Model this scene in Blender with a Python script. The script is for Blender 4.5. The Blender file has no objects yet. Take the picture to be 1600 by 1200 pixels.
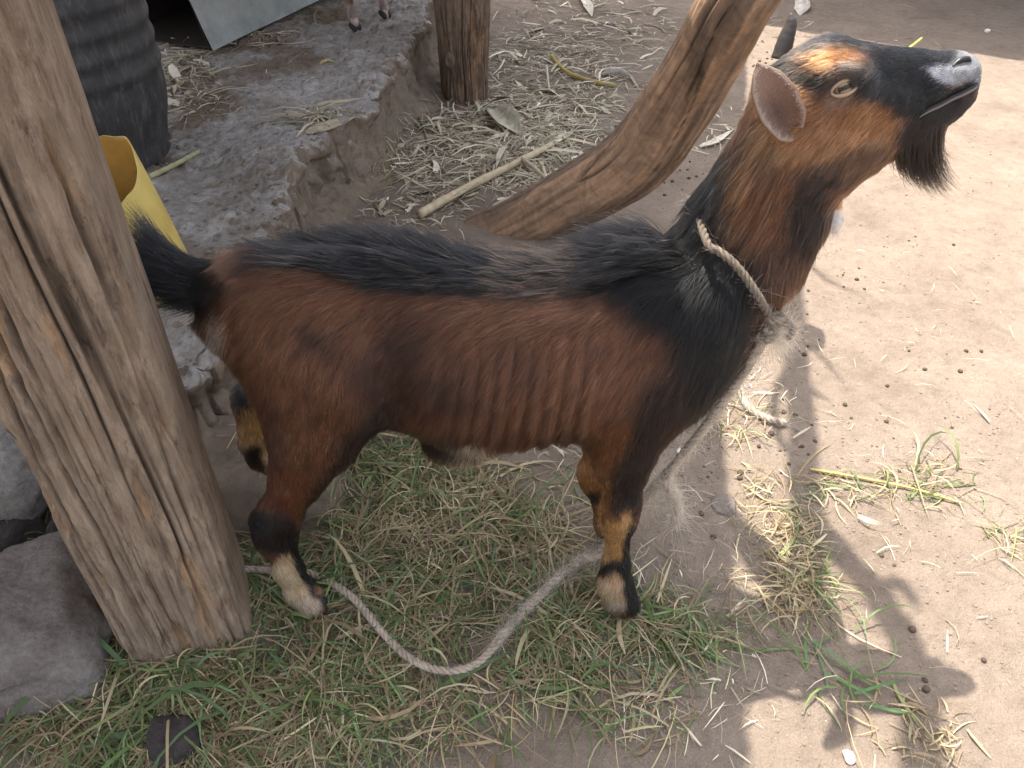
import bpy, math, random
import numpy as np
from mathutils import Vector
from mathutils.bvhtree import BVHTree
from mathutils.kdtree import KDTree

rng = np.random.default_rng(7)
random.seed(7)
C = bpy.context.scene
COL = C.collection
R = math.radians

# ------------------------------------------------------------------ camera, sky, sun, exposure
CAM_H, PITCH, FPX = 1.3, R(40), 1256.0
cam = bpy.data.cameras.new('camera')
cam.sensor_width = 36.0
cam.lens = 36.0 * FPX / 1600.0
cam.clip_start, cam.clip_end = 0.02, 400
camo = bpy.data.objects.new('camera', cam)
COL.objects.link(camo)
camo.location = (0, 0, CAM_H)
camo.rotation_euler = (R(90) - PITCH, 0, 0)
C.camera = camo

SX, SY = 0.25, -0.26                     # how far a shadow falls per metre of height
sun_to = Vector((-SX, -SY, 1)).normalized()
world = bpy.data.worlds.new('World')
C.world = world
world.use_nodes = True
wn = world.node_tree
wn.nodes.clear()
sky = wn.nodes.new('ShaderNodeTexSky')
sky.sky_type = 'NISHITA'
sky.sun_disc = False
sky.sun_elevation = math.asin(sun_to.z)
sky.sun_rotation = math.atan2(sun_to.x, sun_to.y)
sky.dust_density = 4.0
haze_white = wn.nodes.new('ShaderNodeHueSaturation')       # a hazy, whitish equatorial sky
haze_white.inputs['Saturation'].default_value = 0.45
bg = wn.nodes.new('ShaderNodeBackground')
bg.inputs['Strength'].default_value = 0.15
wo = wn.nodes.new('ShaderNodeOutputWorld')
wn.links.new(sky.outputs[0], haze_white.inputs['Color'])
wn.links.new(haze_white.outputs[0], bg.inputs[0])
wn.links.new(bg.outputs[0], wo.inputs[0])
sd = bpy.data.lights.new('sun', 'SUN')
sd.energy = 3.0
sd.angle = R(0.55)
sd.color = (1.0, 0.93, 0.83)
suno = bpy.data.objects.new('sun', sd)
COL.objects.link(suno)
suno.rotation_euler = sun_to.to_track_quat('Z', 'Y').to_euler()
suno.location = sun_to * 20
C.view_settings.view_transform = 'Standard'
C.view_settings.look = 'None'
C.view_settings.gamma = 1.0
C.view_settings.use_curve_mapping = False
C.view_settings.exposure = 1.88
C.cycles.max_bounces = 8
C.cycles.diffuse_bounces = 4
C.cycles.use_denoising = True
try:
    C.cycles_curves.shape = 'RIBBONS'
    C.cycles_curves.subdivisions = 2
except Exception:
    pass

# ------------------------------------------------------------------ photo measuring helpers
AX = np.array([0, math.cos(PITCH), -math.sin(PITCH)])
UP = np.array([0, math.sin(PITCH), math.cos(PITCH)])
RT = np.array([1.0, 0, 0])
CP = np.array([0, 0, CAM_H])
def ray(px, py):
    return AX + (px - 800) / FPX * RT + (600 - py) / FPX * UP
def atY(px, py, Y):
    v = ray(px, py); return CP + v * (Y / v[1])
def atZ(px, py, z=0.0):
    v = ray(px, py); return CP + v * ((z - CAM_H) / v[2])
def depth(p):
    return float(np.dot(np.asarray(p) - CP, AX))
def proj(P):
    q = P - CP
    d = q @ AX
    return 800 + FPX * (q @ RT) / d, 600 - FPX * (q @ UP) / d

# ------------------------------------------------------------------ numpy noise
_perm = np.random.default_rng(3).permutation(256)
_perm = np.concatenate([_perm, _perm, _perm])
_grad = np.random.default_rng(4).normal(size=(256, 3))
_grad /= np.linalg.norm(_grad, axis=1, keepdims=True)
def noise3(x, y, z):
    x, y, z = np.broadcast_arrays(np.asarray(x, float), np.asarray(y, float), np.asarray(z, float))
    xi, yi, zi = np.floor(x).astype(int), np.floor(y).astype(int), np.floor(z).astype(int)
    xf, yf, zf = x - xi, y - yi, z - zi
    u, v, w = [t * t * t * (t * (t * 6 - 15) + 10) for t in (xf, yf, zf)]
    xi &= 255; yi &= 255; zi &= 255
    def g(i, j, k):
        h = _perm[_perm[_perm[(xi + i) & 255] + ((yi + j) & 255)] + ((zi + k) & 255)]
        G = _grad[h]
        return G[..., 0] * (xf - i) + G[..., 1] * (yf - j) + G[..., 2] * (zf - k)
    def L(a, b, t): return a + (b - a) * t
    return 1.5 * L(L(L(g(0,0,0), g(1,0,0), u), L(g(0,1,0), g(1,1,0), u), v),
                   L(L(g(0,0,1), g(1,0,1), u), L(g(0,1,1), g(1,1,1), u), v), w)
def fbm(x, y, z=0.0, o=4):
    s, a, f = 0.0, 1.0, 1.0
    for _ in range(o):
        s = s + a * noise3(np.asarray(x) * f + 17.3 * _, np.asarray(y) * f, np.asarray(z) * f)
        a *= 0.5; f *= 2.03
    return s
def sstep(a, b, x):
    t = np.clip((x - a) / (b - a), 0, 1)
    return t * t * (3 - 2 * t)

# ------------------------------------------------------------------ object helpers
def tag(o, label=None, cat=None, group=None, kind=None):
    if label: o['label'] = label
    if cat: o['category'] = cat
    if group: o['group'] = group
    if kind: o['kind'] = kind
    return o
def mesh_np(name, V, F, mat=None, parent=None, smooth=True, col=None):
    me = bpy.data.meshes.new(name)
    V = np.ascontiguousarray(V, dtype=np.float32)
    if isinstance(F, np.ndarray):
        n, k = F.shape
        me.vertices.add(len(V)); me.vertices.foreach_set('co', V.ravel())
        me.loops.add(n * k); me.loops.foreach_set('vertex_index', F.astype(np.int32).ravel())
        me.polygons.add(n)
        me.polygons.foreach_set('loop_start', np.arange(0, n * k, k, dtype=np.int32))
        me.update(calc_edges=True)
    else:
        me.from_pydata(V.tolist(), [], F)
    me.polygons.foreach_set('use_smooth', np.full(len(me.polygons), smooth))
    if col is not None:
        a = me.color_attributes.new('col', 'FLOAT_COLOR', 'POINT')
        cc = np.ones((len(V), 4), np.float32); cc[:, :3] = col
        a.data.foreach_set('color', cc.ravel())
    me.validate()
    o = bpy.data.objects.new(name, me)
    COL.objects.link(o)
    if mat: me.materials.append(mat)
    if parent: o.parent = parent
    return o
def empty(name, label, cat, group=None, loc=(0, 0, 0)):
    o = bpy.data.objects.new(name, None)
    COL.objects.link(o)
    o.empty_display_size = 0.1
    o.location = loc
    return tag(o, label, cat, group)
def join_np(parts):
    V, F, n = [], [], 0
    for v, f in parts:
        V.append(v); F.append(f + n); n += len(v)
    return np.concatenate(V), np.concatenate(F)
def frames(pts):
    pts = np.asarray(pts, float)
    T = np.gradient(pts, axis=0)
    T /= np.linalg.norm(T, axis=1, keepdims=True) + 1e-12
    ref = np.array([0, 0, 1.0]) if abs(T[0, 2]) < 0.9 else np.array([1.0, 0, 0])
    N = np.zeros_like(pts)
    n = ref - T[0] * ref.dot(T[0]); n /= np.linalg.norm(n)
    for i in range(len(pts)):
        n = n - T[i] * n.dot(T[i]); n /= np.linalg.norm(n) + 1e-12
        N[i] = n
    return T, N, np.cross(T, N)
def tube_np(pts, rad, seg=8, cap=True, sq=1.0):
    pts = np.asarray(pts, float)
    T, N, B = frames(pts)
    rad = np.broadcast_to(np.asarray(rad, float), (len(pts),))
    a = np.linspace(0, 2 * np.pi, seg, endpoint=False)
    V = pts[:, None] + rad[:, None, None] * (np.cos(a)[None, :, None] * N[:, None] + sq * np.sin(a)[None, :, None] * B[:, None])
    V = V.reshape(-1, 3)
    i = np.arange(len(pts) - 1)[:, None] * seg; j = np.arange(seg)[None]; jn = (j + 1) % seg
    F = np.stack([i + j, i + jn, i + seg + jn, i + seg + j], -1).reshape(-1, 4)
    if cap:
        n0 = len(V)
        V = np.concatenate([V, pts[:1], pts[-1:]])
        b = (len(pts) - 1) * seg; jj = np.arange(seg); jjn = (jj + 1) % seg
        F = np.concatenate([F, np.stack([jjn, jj, np.full(seg, n0), np.full(seg, n0)], 1), np.stack([b + jj, b + jjn, np.full(seg, n0 + 1), np.full(seg, n0 + 1)], 1)])
    return V, F
def spline(pts, n):
    """Catmull-Rom through pts, n samples"""
    P = np.asarray(pts, float)
    P = np.concatenate([[2 * P[0] - P[1]], P, [2 * P[-1] - P[-2]]])
    m = len(P) - 3
    t = np.linspace(0, m - 1e-6, n); i = t.astype(int); u = (t - i)[:, None]
    p0, p1, p2, p3 = P[i], P[i + 1], P[i + 2], P[i + 3]
    return 0.5 * (2 * p1 + (p2 - p0) * u + (2 * p0 - 5 * p1 + 4 * p2 - p3) * u**2 + (3 * p1 - p0 - 3 * p2 + p3) * u**3)
def fixfaces(F):
    """quads with a doubled index -> mixed list"""
    out = []
    for f in F.tolist():
        out.append(f[:3] if f[2] == f[3] else f)
    return out

# ------------------------------------------------------------------ materials
class NT:
    def __init__(s, name):
        s.m = bpy.data.materials.new(name); s.m.use_nodes = True
        s.t = s.m.node_tree; s.t.nodes.clear()
        s.out = s.n('ShaderNodeOutputMaterial')
        s.b = s.n('ShaderNodeBsdfPrincipled')
        s.l(s.b.outputs[0], s.out.inputs[0])
    def n(s, typ, **kw):
        o = s.t.nodes.new(typ)
        for k, v in kw.items():
            if k.startswith('i_'):
                o.inputs[k[2:].replace('_', ' ')].default_value = v
            else: setattr(o, k, v)
        return o
    def l(s, a, b): s.t.links.new(a, b)
    def coord(s, scale=(1, 1, 1), which='Object'):
        tc = s.n('ShaderNodeTexCoord'); mp = s.n('ShaderNodeMapping')
        mp.inputs['Scale'].default_value = scale
        s.l(tc.outputs[which], mp.inputs[0]); return mp.outputs[0]
    def noise(s, v, scale, detail=6, rough=0.6, dist=0.0):
        o = s.n('ShaderNodeTexNoise'); o.inputs['Scale'].default_value = scale
        o.inputs['Detail'].default_value = detail; o.inputs['Roughness'].default_value = rough
        o.inputs['Distortion'].default_value = dist
        s.l(v, o.inputs['Vector']); return o.outputs['Fac']
    def ramp(s, f, stops):
        o = s.n('ShaderNodeValToRGB'); e = o.color_ramp.elements
        while len(e) > 1: e.remove(e[-1])
        e[0].position = stops[0][0]; e[0].color = (*stops[0][1], 1) if not np.isscalar(stops[0][1]) else (stops[0][1],) * 3 + (1,)
        for p, c in stops[1:]:
            q = e.new(p); q.color = (*c, 1) if not np.isscalar(c) else (c, c, c, 1)
        s.l(f, o.inputs[0]); return o.outputs[0]
    def mix(s, a, b, f, mode='MIX'):
        o = s.n('ShaderNodeMix', data_type='RGBA', blend_type=mode)
        for sock, v in ((o.inputs[0], f), (o.inputs[6], a), (o.inputs[7], b)):
            if hasattr(v, 'links'): s.l(v, sock)
            elif np.isscalar(v): sock.default_value = v
            else: sock.default_value = (*v, 1)
        return o.outputs[2]
    def attr(s, name='col'):
        o = s.n('ShaderNodeAttribute'); o.attribute_name = name; return o.outputs['Color']
    def bump(s, h, strength=0.5, dist=0.01, prev=None):
        o = s.n('ShaderNodeBump'); o.inputs['Strength'].default_value = strength; o.inputs['Distance'].default_value = dist
        s.l(h, o.inputs['Height'])
        if prev is not None: s.l(prev, o.inputs['Normal'])
        return o.outputs[0]
    def done(s, col=None, rough=0.9, nrm=None, spec=0.2):
        if col is not None:
            if hasattr(col, 'links'): s.l(col, s.b.inputs['Base Color'])
            else: s.b.inputs['Base Color'].default_value = (*col, 1)
        if hasattr(rough, 'links'): s.l(rough, s.b.inputs['Roughness'])
        else: s.b.inputs['Roughness'].default_value = rough
        s.b.inputs['Specular IOR Level'].default_value = spec
        if nrm is not None: s.l(nrm, s.b.inputs['Normal'])
        return s.m

def mat_dirt(name, base, dark, light, speck=True):
    t = NT(name); v = t.coord()
    c = t.ramp(t.noise(v, 3.5, 8, 0.65), [(0.15, dark), (0.5, base), (0.9, light)])
    c = t.mix(c, t.ramp(t.noise(v, 26, 8, 0.7), [(0.3, 0.7), (0.55, 1.0), (0.8, 1.15)]), 0.7, 'MULTIPLY')
    vo = t.n('ShaderNodeTexVoronoi'); vo.inputs['Scale'].default_value = 210
    t.l(v, vo.inputs['Vector'])
    g = t.noise(v, 420, 3, 0.7)
    c = t.mix(c, t.ramp(g, [(0.3, 0.6), (0.5, 1.0), (0.72, 1.3)]), 0.55, 'MULTIPLY')
    if speck:
        sp = t.ramp(vo.outputs['Distance'], [(0.0, 1.0), (0.16, 1.0), (0.24, 0.0)])
        sel = t.ramp(vo.outputs['Color'], [(0.86, 0.0), (0.9, 1.0)])
        f = t.mix(sp, sel, 1.0, 'MULTIPLY')
        c = t.mix(c, (0.5, 0.44, 0.37), f)
        sel2 = t.ramp(vo.outputs['Color'], [(0.12, 1.0), (0.16, 0.0)])
        c = t.mix(c, (0.07, 0.05, 0.038), t.mix(sp, sel2, 1.0, 'MULTIPLY'))
    b = t.bump(t.noise(v, 60, 8, 0.7), 0.8, 0.014)
    b = t.bump(vo.outputs['Distance'], 0.35, 0.004, b)
    b = t.bump(g, 0.5, 0.002, b)
    return t.done(c, 0.95, b, 0.15)
def mat_rock(name, base, dark, light, scale=1.0, lichen=None, steep=None):
    t = NT(name); v = t.coord()
    c = t.ramp(t.noise(v, 6 * scale, 9, 0.68, 0.4), [(0.25, dark), (0.5, base), (0.74, light)])
    c = t.mix(c, t.ramp(t.noise(v, 70 * scale, 6, 0.75), [(0.3, 0.55), (0.55, 1.0), (0.75, 1.35)]), 0.75, 'MULTIPLY')
    if lichen: c = t.mix(c, lichen, t.ramp(t.noise(v, 11 * scale, 5, 0.7), [(0.56, 0.0), (0.7, 0.6)]))
    if steep:
        ge = t.n('ShaderNodeNewGeometry'); sx_ = t.n('ShaderNodeSeparateXYZ'); t.l(ge.outputs['True Normal'], sx_.inputs[0])
        earth = t.ramp(t.noise(v, 14, 8, 0.7), [(0.3, tuple(0.6 * q for q in steep)), (0.55, steep), (0.8, tuple(1.3 * q for q in steep))])
        c = t.mix(earth, c, t.mix(t.ramp(sx_.outputs['Z'], [(0.45, 0.0), (0.8, 1.0)]), t.attr('col'), 1.0, 'MULTIPLY'))
    b = t.bump(t.noise(v, 45 * scale, 9, 0.72), 0.9, 0.016)
    b = t.bump(t.noise(v, 260 * scale, 4, 0.7), 0.5, 0.002, b)
    return t.done(c, 0.92, b, 0.2)
def mat_wood(name, light, base, dark, grey=None):
    t = NT(name); v = t.coord((1, 1, 0.10)); vi = t.coord(); vf = t.coord((1, 1, 0.30))
    c = t.ramp(t.noise(v, 70, 9, 0.72), [(0.28, dark), (0.46, base), (0.70, light)])
    c = t.mix(c, light, t.ramp(t.noise(vf, 42, 8, 0.78), [(0.52, 0.0), (0.57, 0.7)]))
    c = t.mix(c, dark, t.ramp(t.noise(vf, 33, 9, 0.82, 0.6), [(0.56, 0.0), (0.64, 0.75)]))
    c = t.mix(c, t.ramp(t.noise(vi, 9, 6, 0.65), [(0.3, 0.62), (0.5, 1.0), (0.75, 1.2)]), 0.8, 'MULTIPLY')
    at = t.attr('col')
    c = t.mix(c, at, 1.0, 'MULTIPLY')
    if grey: c = t.mix(c, grey, t.ramp(t.noise(vi, 5, 6, 0.6), [(0.45, 0.0), (0.7, 0.55)]))
    b = t.bump(t.noise(v, 130, 9, 0.78), 1.0, 0.010)
    b = t.bump(t.noise(vf, 60, 8, 0.78), 0.9, 0.010, b)
    b = t.bump(t.noise(vi, 300, 3, 0.7), 0.3, 0.002, b)
    return t.done(c, 0.85, b, 0.2)
def mat_vcol(name, rough=0.7, spec=0.25, trans=0.0, nz=0.5, nscale=60):
    t = NT(name); v = t.coord()
    c = t.mix(t.attr('col'), t.ramp(t.noise(v, nscale, 5, 0.7), [(0.3, 0.62), (0.55, 1.0), (0.75, 1.2)]), nz, 'MULTIPLY')
    m = t.done(c, rough, None, spec)
    if trans:
        tr = t.n('ShaderNodeBsdfTranslucent'); t.l(c, tr.inputs[0])
        mx = t.n('ShaderNodeMixShader'); mx.inputs[0].default_value = trans
        t.l(t.b.outputs[0], mx.inputs[1]); t.l(tr.outputs[0], mx.inputs[2]); t.l(mx.outputs[0], t.out.inputs[0])
    return m
def mat_plain(name, col, rough=0.6, spec=0.3, nz=0.4, nscale=25, bump=0.0):
    t = NT(name); v = t.coord()
    n = t.noise(v, nscale, 6, 0.7)
    c = t.mix(col, t.ramp(n, [(0.3, 0.6), (0.55, 1.0), (0.75, 1.2)]), nz, 'MULTIPLY')
    return t.done(c, rough, t.bump(n, bump, 0.004) if bump else None, spec)

M_DIRT = mat_dirt('packed_dirt', (0.235, 0.186, 0.146), (0.15, 0.115, 0.088), (0.30, 0.243, 0.196))
M_LEDGE = mat_rock('dirty_concrete', (0.37, 0.34, 0.305), (0.25, 0.21, 0.175), (0.56, 0.54, 0.515), 1.0, (.58, .56, .54), (.235, .18, .135))
M_CRUMB = mat_rock('grey_rubble', (0.30, 0.27, 0.24), (0.19, 0.16, 0.13), (0.46, 0.44, 0.42), 1.0, (.50, .49, .48))
M_ROCK = mat_rock('grey_stone', (0.26, 0.22, 0.19), (0.165, 0.135, 0.112), (0.35, 0.31, 0.28), 1.4)
M_ROCKD = mat_rock('dark_stone', (0.085, 0.07, 0.064), (0.05, 0.04, 0.036), (0.13, 0.11, 0.1), 2.0)
M_POST = mat_wood('weathered_wood', (0.53, 0.405, 0.295), (0.38, 0.275, 0.195), (0.15, 0.10, 0.07))
M_POSTD = mat_wood('dark_wood', (0.30, 0.215, 0.15), (0.185, 0.128, 0.09), (0.055, 0.037, 0.026))
M_LOG = mat_wood('barkless_branch', (0.33, 0.20, 0.12), (0.20, 0.125, 0.082), (0.085, 0.055, 0.04))
M_STRAW = mat_vcol('dry_straw', 0.75, 0.2, 0.0, 0.4)
M_GRASS = mat_vcol('cut_grass', 0.6, 0.3, 0.2, 0.35)
M_ROPE = mat_vcol('sisal_rope', 0.9, 0.1, 0.0, 0.6, 160)

# ------------------------------------------------------------------ terrain heights
EDGE = np.array([[-0.36, 5.6], [-0.39, 4.1], [-0.40, 3.55], [-0.50, 3.17], [-0.535, 2.72], [-0.66, 2.45], [-0.65, 2.05],
                 [-0.615, 1.75], [-0.60, 1.38], [-0.68, 1.25], [-0.80, 1.20], [-1.0, 1.22], [-1.25, 1.12], [-3.0, 1.0]])
_poly = np.concatenate([EDGE, [[-3.0, 5.6]]])
def poly_sd(x, y, poly):
    """signed distance, negative inside"""
    x = np.asarray(x, float); y = np.asarray(y, float)
    d = np.full(x.shape, 1e9); ins = np.zeros(x.shape, bool)
    for i in range(len(poly)):
        ax, ay = poly[i]; bx, by = poly[(i + 1) % len(poly)]
        ex, ey = bx - ax, by - ay
        t = np.clip(((x - ax) * ex + (y - ay) * ey) / (ex * ex + ey * ey), 0, 1)
        d = np.minimum(d, (x - ax - t * ex)**2 + (y - ay - t * ey)**2)
        cond = ((ay > y) != (by > y))
        with np.errstate(divide='ignore', invalid='ignore'):
            xi = ax + (y - ay) * ex / (ey if ey != 0 else 1e-9)
        ins ^= cond & (x < xi)
    d = np.sqrt(d)
    return np.where(ins, -d, d)
def ground_h(x, y):
    z = 0.008 * fbm(x * 1.7, y * 1.7, 0.3, 3) + 0.0065 * fbm(x * 9, y * 9, 1.7, 4) + 0.0018 * fbm(x * 34, y * 34, 3.7, 3)
    for ax_, ay_, r_ in ((-0.597, 0.875, .125),):
        z = z + 0.028 * np.exp(-(np.maximum(np.hypot(x - ax_, y - ay_) - r_, 0) / .035)**2)
    # rubbly strip along the foot of the ledge
    return z
def ledge_h(x, y):
    n = 0.05 * fbm(x * 3.1, y * 3.1, 5.2, 4) + 0.018 * fbm(x * 13, y * 13, 2.2, 4)
    s = poly_sd(x, y, _poly) + n * 0.9
    s = s + 0.012 * fbm(x * 38, y * 38, 7.7, 3)
    face = sstep(0.034, -0.014, s)                     # steep upper wall
    apron = 0.36 * sstep(0.15, 0.0, s) * (0.7 + 0.3 * sstep(2.0, 2.6, y))
    h = 0.235 * np.maximum(face, apron) 
    top = face * (0.014 * fbm(x * 4, y * 4, 9.1, 4) + 0.010 * fbm(x * 16, y * 16, 4.4, 4) - 0.02 * sstep(0.0, -0.5, s))
    lump = face * sstep(-0.30, -0.04, s) * (0.015 + 0.05 * np.maximum(0, fbm(x * 6, y * 6, 3.3, 5))) + face * .012 * fbm(x * 30, y * 30, 6.6, 3)
    # lower earth shelf beneath the near end
    sh = poly_sd(x, y, np.array([[-0.9, 1.32], [-0.40, 1.36], [-0.39, 1.13], [-0.52, 1.085], [-0.9, 1.05]])) + n * 0.5
    shelf = 0.118 * sstep(0.03, -0.02, sh)
    return np.maximum(h + top + lump, shelf + 0.3 * n * (shelf > 0.01)) - 0.012
def surf_h(x, y):
    x = np.asarray(x, float); y = np.asarray(y, float)
    return np.maximum(ground_h(x, y), ledge_h(x, y))
def onsurf(px, py, off=0.0):
    v = ray(px, py); z = 0.0
    for _ in range(25):
        p = CP + v * ((z + off - CAM_H) / v[2]); z = 0.6 * z + 0.4 * float(surf_h(p[0], p[1]))
    return np.array([p[0], p[1], z + off])

def grid(xs, ys, hf):
    X, Y = np.meshgrid(xs, ys, indexing='ij')
    Z = hf(X, Y)
    V = np.stack([X, Y, Z], -1).reshape(-1, 3)
    nx, ny = len(xs), len(ys)
    i = np.arange(nx - 1)[:, None] * ny; j = np.arange(ny - 1)[None]
    F = np.stack([i + j, i + ny + j, i + ny + j + 1, i + j + 1], -1).reshape(-1, 4)
    return V, F
def stretch(a, b, step, far):
    c = np.arange(a, b, step)
    o = np.geomspace(0.05, far, 22)
    return np.concatenate([a - o[::-1], c, b + o])
V, F = grid(stretch(-1.5, 3.0, 0.014, 90), stretch(0.2, 5.4, 0.014, 90), ground_h)
tag(mesh_np('ground', V, F, M_DIRT), 'packed brown earth floor of the yard', None, None, 'structure')
def wall_patch():
    P = spline(np.concatenate([EDGE[:, :], ]) , 900)
    Ls = np.concatenate([[0], np.cumsum(np.linalg.norm(np.diff(P, axis=0), axis=1))])
    t = np.arange(0, Ls[-1], 0.0085)
    P = np.stack([np.interp(t, Ls, P[:, k]) for k in (0, 1)], 1)
    T = np.gradient(P, axis=0); T /= np.linalg.norm(T, axis=1, keepdims=True)
    N = np.stack([-T[:, 1], T[:, 0]], 1)                                   # outward, away from the ledge
    kern = np.hanning(15); kern /= kern.sum()
    N = np.stack([np.convolve(np.pad(N[:, k], 7, 'edge'), kern, 'valid') for k in (0, 1)], 1)
    n = 0.05 * fbm(P[:, 0] * 3.1, P[:, 1] * 3.1, 5.2, 4) + 0.018 * fbm(P[:, 0] * 13, P[:, 1] * 13, 2.2, 4)
    base = -0.9 * n
    q = np.linspace(0, 1, 46)
    prof = np.interp(q, [0, .06, .12, .2, .3, .6, .85, 1], [-.055, -.012, .012, .010, -.004, .010, .035, .075])
    zq = np.interp(q, [0, .06, .12, .2, 1], [-.006, .004, -.012, -.045, -.27])
    inn = P + N * (base - .05)[:, None]
    ztop = ledge_h(inn[:, 0], inn[:, 1])
    ztop = np.maximum(ztop, .17)
    Z = ztop[:, None] + zq[None]
    off = base[:, None] + prof[None]
    X = P[:, 0, None] + N[:, 0, None] * off; Y = P[:, 1, None] + N[:, 1, None] * off
    amp = np.interp(q, [0, .05, .15, 1], [.15, .6, 1, 1])[None]
    d = 0.040 * fbm(X * 6, Y * 6, Z * 5, 4) + 0.016 * fbm(X * 22, Y * 22, Z * 16, 4)
    crk = sstep(.6, 1, 1 - np.abs(noise3(X * 5 + 3, Y * 5, Z * 1.2)) * 6)
    d = (d - .03 * crk) * amp
    X = X + N[:, 0, None] * d; Y = Y + N[:, 1, None] * d
    Z = Z + amp * .008 * fbm(X * 14, Y * 14, Z * 14 + 5, 3)
    V = np.stack([X, Y, Z], -1).reshape(-1, 3)
    m = len(q); i = np.arange(len(t) - 1)[:, None] * m; j = np.arange(m - 1)[None]
    F = np.stack([i + j, i + m + j, i + m + j + 1, i + j + 1], -1).reshape(-1, 4)
    return V, F
xs = np.concatenate([np.arange(-3.0, -1.6, 0.05), np.arange(-1.6, -0.26, 0.0085)])
V, F = grid(xs, np.arange(0.92, 5.6, 0.0095), ledge_h)
k = V[:, 2] < -0.011
V[k, 2] = -0.05
WPV, WPF = wall_patch()
V, F = join_np([(V, F), (WPV, WPF)])
topm = sstep(.13, .19, V[:, 2] + .03 * fbm(V[:, 0] * 9, V[:, 1] * 9, 0.0, 3)) * sstep(.5, -.1, fbm(V[:, 0] * 3, V[:, 1] * 3, 4.0, 4) + .25 - .9 * sstep(-.55, -.1, poly_sd(V[:, 0], V[:, 1], _poly)))
tag(mesh_np('earth_ledge', V, F, M_LEDGE, None, True, np.repeat(topm[:, None], 3, 1)), 'raised crumbling ledge of earth and rough concrete', None, None, 'structure')

# ------------------------------------------------------------------ timber posts
def post_mesh(R0, h, nseg, nz, seed, z0=-0.06, flare=0.0, rot=0.6, sq=3.2, groove=0.010, smooth_dir=None, wander=1.0):
    th = np.linspace(0, 2 * np.pi, nseg, endpoint=False)
    z = np.linspace(z0, h, nz)
    TH, Z = np.meshgrid(th, z, indexing='xy')                      # nz x nseg
    c, s = np.cos(TH - rot), np.sin(TH - rot)
    rr = R0 * (np.abs(c)**sq + np.abs(s)**sq) ** (-1 / sq) * 0.93
    rr = rr * (1 + flare * np.maximum(Z, 0))
    wx = 0.16 * wander * noise3(Z * 1.6 + seed, np.cos(TH), np.sin(TH)) + 0.09 * wander * noise3(Z * 5 + seed, np.cos(TH) * 2, np.sin(TH) * 2)
    A = TH + wx * 0.45
    ca, sa = np.cos(A), np.sin(A)
    g1 = 1 - np.abs(noise3(ca * 4.2 + seed, sa * 4.2, Z * 0.7)) * 8.0          # ridged: narrow cracks
    g2 = 1 - np.abs(noise3(ca * 6.5 + seed, sa * 6.5, Z * 1.1 + 4)) * 9.0
    g3 = noise3(ca * 30, sa * 30 + seed, Z * 3.0)
    crack = (sstep(0.0, 0.9, g1) * (.25 + .75 * sstep(-.25, .25, noise3(ca * 2, sa * 2 + seed, Z * 2.2))) + 0.45 * sstep(0.0, 0.9, g2) * sstep(-.2, .3, noise3(ca * 2 + 5, sa * 2, Z * 3.1)))
    chips = sstep(0.1, 0.5, fbm(ca * 2.2 + seed, sa * 2.2, Z * 3.1, 4))
    amt = np.ones_like(TH)
    if smooth_dir is not None:
        dd = np.cos(TH - smooth_dir); amt = 1 - 0.92 * sstep(0.68, 0.78, dd)
    rr = rr - amt * (groove * crack + 0.0016 * g3 + 0.0024 * fbm(ca * 14, sa * 14 + seed, Z * 7.0, 5) + 0.003 * sstep(.0, .12, fbm(ca * 7, sa * 7 + seed, Z * 3.2, 4)) + groove * 0.8 * chips) + 0.004 * fbm(ca * 1.5, sa * 1.5, Z * 2 + seed, 3)
    V = np.stack([rr * np.cos(TH), rr * np.sin(TH), Z], -1).reshape(-1, 3)
    i = np.arange(nz - 1)[:, None] * nseg; j = np.arange(nseg)[None]; jn = (j + 1) % nseg
    F = np.stack([i + j, i + jn, i + nseg + jn, i + nseg + j], -1).reshape(-1, 4)
    fresh = amt * sstep(0.35, 0.7, chips)                          # flakes gone: paler raw wood
    col = np.ones((V.shape[0], 3)) * (1 - 0.55 * np.clip(amt * crack, 0, 1)).reshape(-1, 1)
    col = col * (1 + fresh.reshape(-1, 1) * np.array([0.30, 0.16, 0.0]))
    sm = (1 - amt).reshape(-1, 1)
    col = col * (1 - 0.14 * sm)
    return V, F, col
V, F, c = post_mesh(0.118, 2.30, 420, 760, 3.1, rot=0.35, sq=4.6, smooth_dir=0.35, groove=0.0125)
o = mesh_np('wooden_post', V, F, M_POST, None, True, c)
o.location = (-0.597, 0.875, 0)
tag(o, 'thick weathered pale brown post with long cracks standing in the cut grass', 'post', 'posts of the shed')
V, F, c = post_mesh(0.104, 2.32, 260, 420, 8.7, flare=0.42, rot=0.1, sq=2.6, groove=0.012, wander=1.6)
o = mesh_np('wooden_post', V, F, M_POSTD, None, True, c)
o.location = (-0.205, 3.51, 0)
tag(o, 'dark brown grooved post standing among straw beside the earth ledge', 'post', 'posts of the shed')
a = np.linspace(0, 2 * np.pi, 16, endpoint=False)
kn = [np.stack([0.026 * r * np.cos(a), np.full(16, -y_), 0.034 * r * np.sin(a)], 1) for r, y_ in ((1.0, 0.0), (0.85, 0.008), (0.5, 0.012), (0.12, 0.010))]
V = np.concatenate(kn); i = np.arange(3)[:, None] * 16; j = np.arange(16)[None]; jn = (j + 1) % 16
F = np.stack([i + j, i + jn, i + 16 + jn, i + 16 + j], -1).reshape(-1, 4)
kob = mesh_np('knot', V, F, M_POSTD, o, True, np.full((64, 3), 0.75))
kob.location = (-0.055, -0.104, 0.19)

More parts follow.
